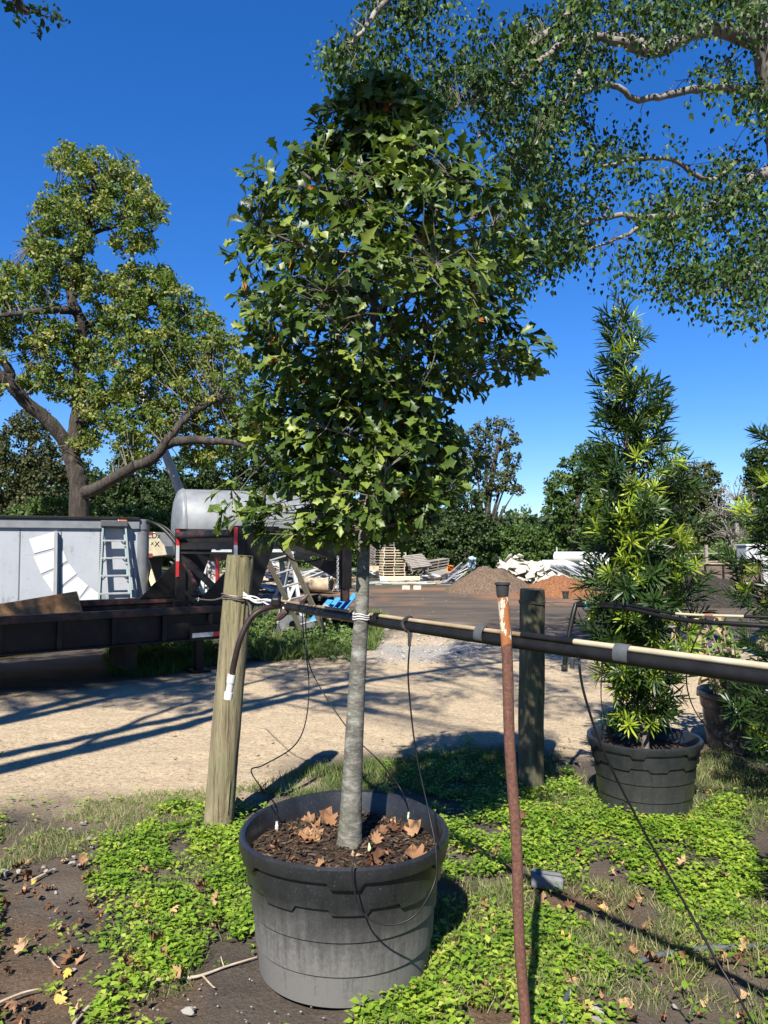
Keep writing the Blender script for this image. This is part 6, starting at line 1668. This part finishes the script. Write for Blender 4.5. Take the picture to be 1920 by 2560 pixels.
def weeds():
    n = 145000
    X, Y = ground_samples(n, -4.2, 5.0, 1.2, 6.2)
    px, py, _ = pix(np.stack([X, Y, np.zeros(n)], -1))
    core = np.zeros(n)
    for w, d in ((W1, 1.0), (W2, .7), (W3, 1.0), (W4, .85), (W5, .55), (W6, .35)):
        jx = px + (fbm(X, Y, 6, 91, 4) - .5) * 190; jy = py + (fbm(X, Y, 6, 95, 4) - .5) * 130
        core = np.maximum(core, inpoly(jx, jy, w) * d)
    out = (px < -10) | (px > 1930) | (py > 2700)
    core = np.maximum(core, .8 * out * (fbm(X, Y, 1.2, 121, 3) > .50) * (Y < 5.2))
    patch = np.clip((fbm(X, Y, 5.5, 97, 3) - .31) * 5, .05, 1)
    sp = .04 * (fbm(X, Y, 3, 99, 3) > .58) * (py > 2000)
    k = (R.uniform(0, 1, n) < np.maximum(core * patch, sp) * .62) & clear_pots(X, Y)
    X, Y = X[k], Y[k]; n = len(X)
    hgt = R.uniform(.012, .05, n) * (.6 + .9 * fbm(X, Y, 4, 101, 2))
    tall = R.uniform(0, 1, n) < .04; hgt[tall] *= 2.2
    pos, fw, nr, sz, rn = [], [], [], [], []
    tone = np.clip(fbm(X, Y, 9, 103, 3) + R.uniform(-.2, .2, n), 0, 1)
    for i in range(n):
        m = 5; a0 = R.uniform(0, 6.283)
        for j in range(m):
            a = a0 + j * 2.4; h = hgt[i] * (1 - .16 * (m - 1 - j)); r = .006 + .009 * (m - j) / m
            pos.append((X[i] + math.cos(a) * r, Y[i] + math.sin(a) * r, h)); fw.append((math.cos(a), math.sin(a), R.uniform(-.1, .55))); nr.append((-math.cos(a) * .3 + R.normal() * .22, -math.sin(a) * .3 + R.normal() * .22, 1)); sz.append(R.uniform(.017, .036) * (1.25 if tall[i] else 1)); rn.append(np.clip(tone[i] + R.uniform(-.22, .22), 0, 1))
    v, t, q_ = scatter(*OVAL, np.array(pos), np.array(fw), np.array(nr), np.array(sz), np.array(rn))
    lm = leafmat('weed_leaf', [(0, (.065, .13, .012)), (.45, (.15, .25, .024)), (.8, (.26, .35, .04)), (.94, (.36, .40, .08)), (1, (.40, .33, .10))], .45, .36, .3)
    tag(link('weeds', fastmesh('weeds', v, t, lm, q_)), 'low bright green weeds matting the soil round the pots', 'weeds', None, 'stuff')
weeds()
def grass():
    lst = []
    def add(polys, n, box, h0, h1, t0, t1, seed, thr=.45, pad=60, wid=1.0):
        X, Y = ground_samples(n, *box)
        px, py, _ = pix(np.stack([X, Y, np.zeros(n)], -1))
        k = np.zeros(n, bool)
        sc = np.clip((py - 1370) / 700, .1, 1.3)
        jx = px + (fbm(X, Y, 3, seed, 3) - .5) * pad * 2 * sc; jy = py + (fbm(X, Y, 3, seed + 5, 3) - .5) * pad * sc
        for w in polys: k |= inpoly(jx, jy, w)
        k &= (fbm(X, Y, 4.0, seed + 9, 3) + R.uniform(-.12, .12, n) > thr) & clear_pots(X, Y)
        X, Y = X[k], Y[k]; m = len(X)
        f = np.stack([R.normal(size=m) * .55, R.normal(size=m) * .55, np.ones(m)], -1)
        lst.append(scatter(*BLADE, np.stack([X, Y, np.full(m, -.004)], -1), f, R.normal(size=(m, 3)), R.uniform(h0, h1, m), np.clip(R.uniform(t0, t1, m), 0, 1), np.full(m, wid)))
    add([[(-50, 2075), (200, 2015), (480, 1965), (600, 1965), (560, 2040), (330, 2085), (150, 2150), (-50, 2190)]], 60000, (-3, -.4, 3.2, 5.2), .02, .055, .35, 1, 201, .38)
    add([[(610, 1970), (900, 1895), (1100, 1885), (1270, 1890), (1260, 2010), (1000, 1980), (700, 2010)]], 40000, (-1.2, 1.3, 4.0, 6.2), .03, .09, .1, .8, 211, .36)
    add([[(1340, 1890), (1500, 1960), (1700, 1960), (1760, 1870), (1960, 1900), (1990, 2100), (1850, 2070), (1700, 2050), (1500, 2040), (1300, 2020)]], 50000, (.6, 4.0, 3.4, 6.4), .025, .08, .15, .9, 221, .36)
    add([[(1080, 2200), (1500, 2200), (1930, 2280), (2000, 2620), (860, 2620), (1000, 2420)]], 70000, (-.3, 2.6, 2.2, 3.9), .02, .07, .3, 1, 231, .47)
    add([[(200, 2150), (560, 2050), (640, 2330), (300, 2560)]], 16000, (-1.9, -.3, 2.3, 4.2), .02, .06, .2, .9, 241, .5)
    add([[(560, 1545), (700, 1530), (960, 1545), (940, 1625), (780, 1650), (560, 1645)]], 60000, (-3.2, .3, 9.5, 18), .08, .26, .1, .8, 251, .26, 30, 1.6)
    add([[(270, 1600), (520, 1590), (560, 1660), (420, 1690), (260, 1690)]], 20000, (-5, -1.8, 8.5, 13), .06, .16, .0, .5, 261, .35, 30, 1.6)
    add([[(-100, 1450), (2020, 1436), (2020, 1466), (1500, 1462), (1200, 1446), (900, 1446), (560, 1462), (450, 1530), (-100, 1560)]], 60000, (-20, 26, 13, 46), .15, .5, .1, 1, 271, .42, 10, 2.4)
    v, t, q_ = merge(lst)
    lm = leafmat('grass_blade', [(0, (.045, .085, .016)), (.45, (.085, .135, .03)), (.7, (.17, .19, .07)), (1, (.36, .31, .17))], .6, .3, .25)
    tag(link('grass', fastmesh('grass', v, t, lm, q_)), 'thin patchy grass along the drive and round the pots', 'grass', None, 'stuff')
    # tall weeds under the trailer and round the tyre
    n = 900; X = R.uniform(-3.6, -.4, n); Y = R.uniform(10.3, 14.5, n); px, py, _ = pix(np.stack([X, Y, 0 * X], -1))
    k = ((px > 560) & (px < 900) & (fbm(X, Y, 1.5, 281, 2) > .45)) | ((px > 300) & (px < 490) & (Y < 12.5) & (fbm(X, Y, 1.5, 283, 2) > .5))
    cs = np.stack([X[k], Y[k], R.uniform(.03, .26, k.sum())], -1)
    v, t, q_ = clumps(cs, R.uniform(.06, .14, len(cs)), 22, OVAL, .06)
    tag(link('tall_weeds', fastmesh('tall_weeds', v, t, LMS['light'], q_)), 'leafy weeds growing round the tyre and trailer jack', 'weeds', None, 'stuff')
grass()

# fallen leaves, each its own
def fallen():
    cols = [(0, (.085, .04, .02)), (.35, (.20, .10, .05)), (.7, (.29, .17, .09)), (.95, (.36, .24, .135)), (1, (.42, .29, .045))]
    lm = leafmat('fallen_leaf', cols, .75, .12, .25, True, (1.2, 1.0, .7))
    lm2 = lm
    shapes = []
    for T2, curl in ((MAPLE, 1.5), (MAPLE, -1.1), (OAK, 1.8), (OAKB, 1.3), (MAPLE, .9)):
        v = T2[0].copy(); v[:, 1] -= .5; v[:, 2] += curl * (v[:, 1] ** 2) * .8 + .9 * curl * v[:, 0] ** 2 + .10 * np.sin(v[:, 0] * 11 + curl) * np.cos(v[:, 1] * 9); v[:, 0] *= .85
        shapes.append(fastmesh('fallen_leaf', v, T2[1], lm2, None, True))
    def drop(x, y, z, s, lab, grp, sh=None):
        o = bpy.data.objects.new('fallen_leaf', shapes[sh if sh is not None else R.integers(0, 5)]); COL.objects.link(o)
        o.location = (x, y, z); o.scale = (s, s, s); o.rotation_euler = (R.normal() * .5, R.normal() * .5, R.uniform(0, 6.283))
        tag(o, lab, 'leaf', grp)
    def region(polys, n, lab, grp, s0, s1, z0=.008, z1=.02):
        c = 0; tries = 0
        while c < n and tries < 20000:
            tries += 1
            px, py = R.uniform(-20, 1940), R.uniform(1830, 2580)
            if not any(inpoly(np.array([px]), np.array([py]), w)[0] for w in polys): continue
            g_ = G(px, py)
            if not clear_pots(np.array([g_.x]), np.array([g_.y]), .03)[0]: continue
            drop(g_.x, g_.y, R.uniform(z0, z1), R.uniform(s0, s1), lab, grp); c += 1
    region([[(-20, 2160), (200, 2150), (300, 2260), (240, 2400), (200, 2580), (-20, 2580)]], 62, 'dry brown leaf on the bare dark soil edging the weeds', 'leaves on dark soil', .03, .075)
    region([W1], 26, 'tan leaf caught on top of the weed mat beside the big pot', 'leaves on the weed mat', .035, .08, .035, .06)
    region([[(1160, 2170), (1560, 2230), (1930, 2330), (1930, 2580), (1100, 2580), (1080, 2300)]], 95, 'brown leaf in the litter round the rusty pole and grey hoses', 'leaves in the litter', .028, .078)
    region([W3], 16, 'tan leaf on the weeds before the tall evergreen pot', 'leaves before the evergreen', .03, .07, .035, .06)
    region([[(1340, 1860), (1460, 1850), (1470, 1960), (1360, 1960)], [(1690, 1880), (1780, 1870), (1790, 1960), (1720, 1990)]], 34, 'small brown leaf on dirt beside the tall evergreen pot', 'leaves by the evergreen pot', .025, .055)
    region([[(0, 1830), (1250, 1830), (1250, 1880), (600, 1950), (0, 1990)]], 22, 'scattered leaf lying on the open sandy drive', 'leaves on the drive', .025, .05)
    for _ in range(34):
        a = R.uniform(0, 6.283); r = R.uniform(.12, .33)
        if math.sin(a) < 0 and R.uniform() < .3: a = -a
        drop(POT1.x + math.cos(a) * r, POT1.y + math.sin(a) * r, H1 * .83 + R.uniform(.012, .03), R.uniform(.05, .10), 'curled brown leaf lying on the bark soil in the big pot', 'leaves in the big pot')
fallen()
# pebbles
def pebbles():
    me = [chunk_mesh(50 + k, .9) for k in range(4)]
    wm = pm('pale_stone', [(.13, .12, .105), (.22, .205, .18), (.32, .305, .275)], 18, .85, None, .3, .004)
    for m_ in me: m_.materials.append(wm); m_.name = 'pebble'
    def put(px, py, s, lab, grp):
        g_ = G(px, py); o = bpy.data.objects.new('pebble', me[R.integers(0, 4)]); COL.objects.link(o); o.location = (g_.x, g_.y, s * .3); o.scale = (s, s, s); o.rotation_euler = (R.uniform(-.4, .4), R.uniform(-.4, .4), R.uniform(0, 6.28)); tag(o, lab, 'pebble', grp)
    for (x, y, s) in ((15, 2185, .026), (45, 2183, .018), (110, 2172, .018), (118, 2180, .016), (185, 2145, .016), (180, 2160, .018), (225, 2100, .020), (228, 2118, .016), (205, 2060, .015), (175, 2075, .014), (200, 2165, .015), (8, 2178, .016), (140, 2232, .010), (215, 2055, .012), (240, 2050, .012), (135, 2175, .012)):
        put(x, y, s, 'white pebble in the row between sand and dark soil', 'white pebbles')
    for _ in range(46):
        put(R.uniform(280, 900), R.uniform(2445, 2570), R.uniform(.003, .006), 'tiny pale pebble on dark soil below the big pot', 'tiny pebbles by the pot')
    for _ in range(40):
        put(R.uniform(0, 300), R.uniform(2200, 2570), R.uniform(.0025, .005), 'tiny pale pebble on the bare dark soil edging the weeds', 'tiny pebbles on bare soil')
    put(470, 2532, .020, 'round cream stone on dark soil below the forked stick', None)
    put(180, 2428, .014, 'flat pale stone by a little twig', None)
    put(1490, 2530, .030, 'tan stone beside the short grey hose end', None); put(1500, 2560, .028, 'pale stone below the tan one', None)
    put(1685, 2520, .016, 'white stone chip in the dry grass', None); put(1515, 2293, .010, 'little white chip in the leaf litter', None)
    # gravel spread by the drive
    n = 9000; X = R.uniform(-1.5, 4, n); Y = R.uniform(8, 26, n); px, py, _ = pix(np.stack([X, Y, 0 * X], -1))
    k = (((px > 930) & (px < 1200) & (py > 1570) & (py < 1660)) | ((px > 900) & (py > 1470) & (py < 1590) & (R.uniform(0, 1, n) < .012)))
    X, Y = X[k], Y[k]; m = len(X)
    v, t, q_ = scatter([(-.5, -.5, 0), (.5, -.5, 0), (.5, .5, 0), (-.5, .5, 0), (0, 0, .5)], np.array([(0, 1, 4), (1, 2, 4), (2, 3, 4), (3, 0, 4)]), np.stack([X, Y, 0 * X - .005], -1), np.stack([R.normal(size=m), R.normal(size=m), 0 * X], -1), np.tile([0, 0, 1.], (m, 1)), R.uniform(.01, .04, m), R.uniform(0, 1, m))
    tag(link('gravel', fastmesh('gravel', v, t, leafmat('gravel_stone', [(.12, .10, .085), (.22, .20, .175), (.38, .36, .32)], .9, 0, .2), q_)), 'loose pale gravel beside the sandy drive', 'gravel', None, 'stuff')
pebbles()
# twigs and straw strewn on soil and sand
def straw():
    n = 5200; X = R.uniform(-3.4, 4, n); Y = R.uniform(2.1, 9, n)
    px, py, _ = pix(np.stack([X, Y, 0 * X], -1)); k = (R.uniform(0, 1, n) < np.where(py > 2000, .8, .55)) & clear_pots(X, Y, .02); X, Y = X[k], Y[k]; m = len(X)
    v, t, q_ = scatter([(-.03, -.5, 0), (.03, -.5, 0), (.03, .5, .04), (-.03, .5, .04), (0, 0, .06)], np.array([(0, 1, 4), (1, 2, 4), (2, 3, 4), (3, 0, 4)]), np.stack([X, Y, np.full(m, .003)], -1), np.stack([R.normal(size=m), R.normal(size=m), R.normal(size=m) * .08], -1), np.tile([0, 0, 1.], (m, 1)), R.uniform(.008, .04, m), R.uniform(0, 1, m) ** 1.5)
    tag(link('straw_litter', fastmesh('straw_litter', v, t, leafmat('straw', [(.035, .024, .016), (.10, .072, .046), (.22, .17, .115)], .9, 0, .2), q_)), 'fine straw and twig bits strewn over soil and sand', 'litter', None, 'stuff')
straw()
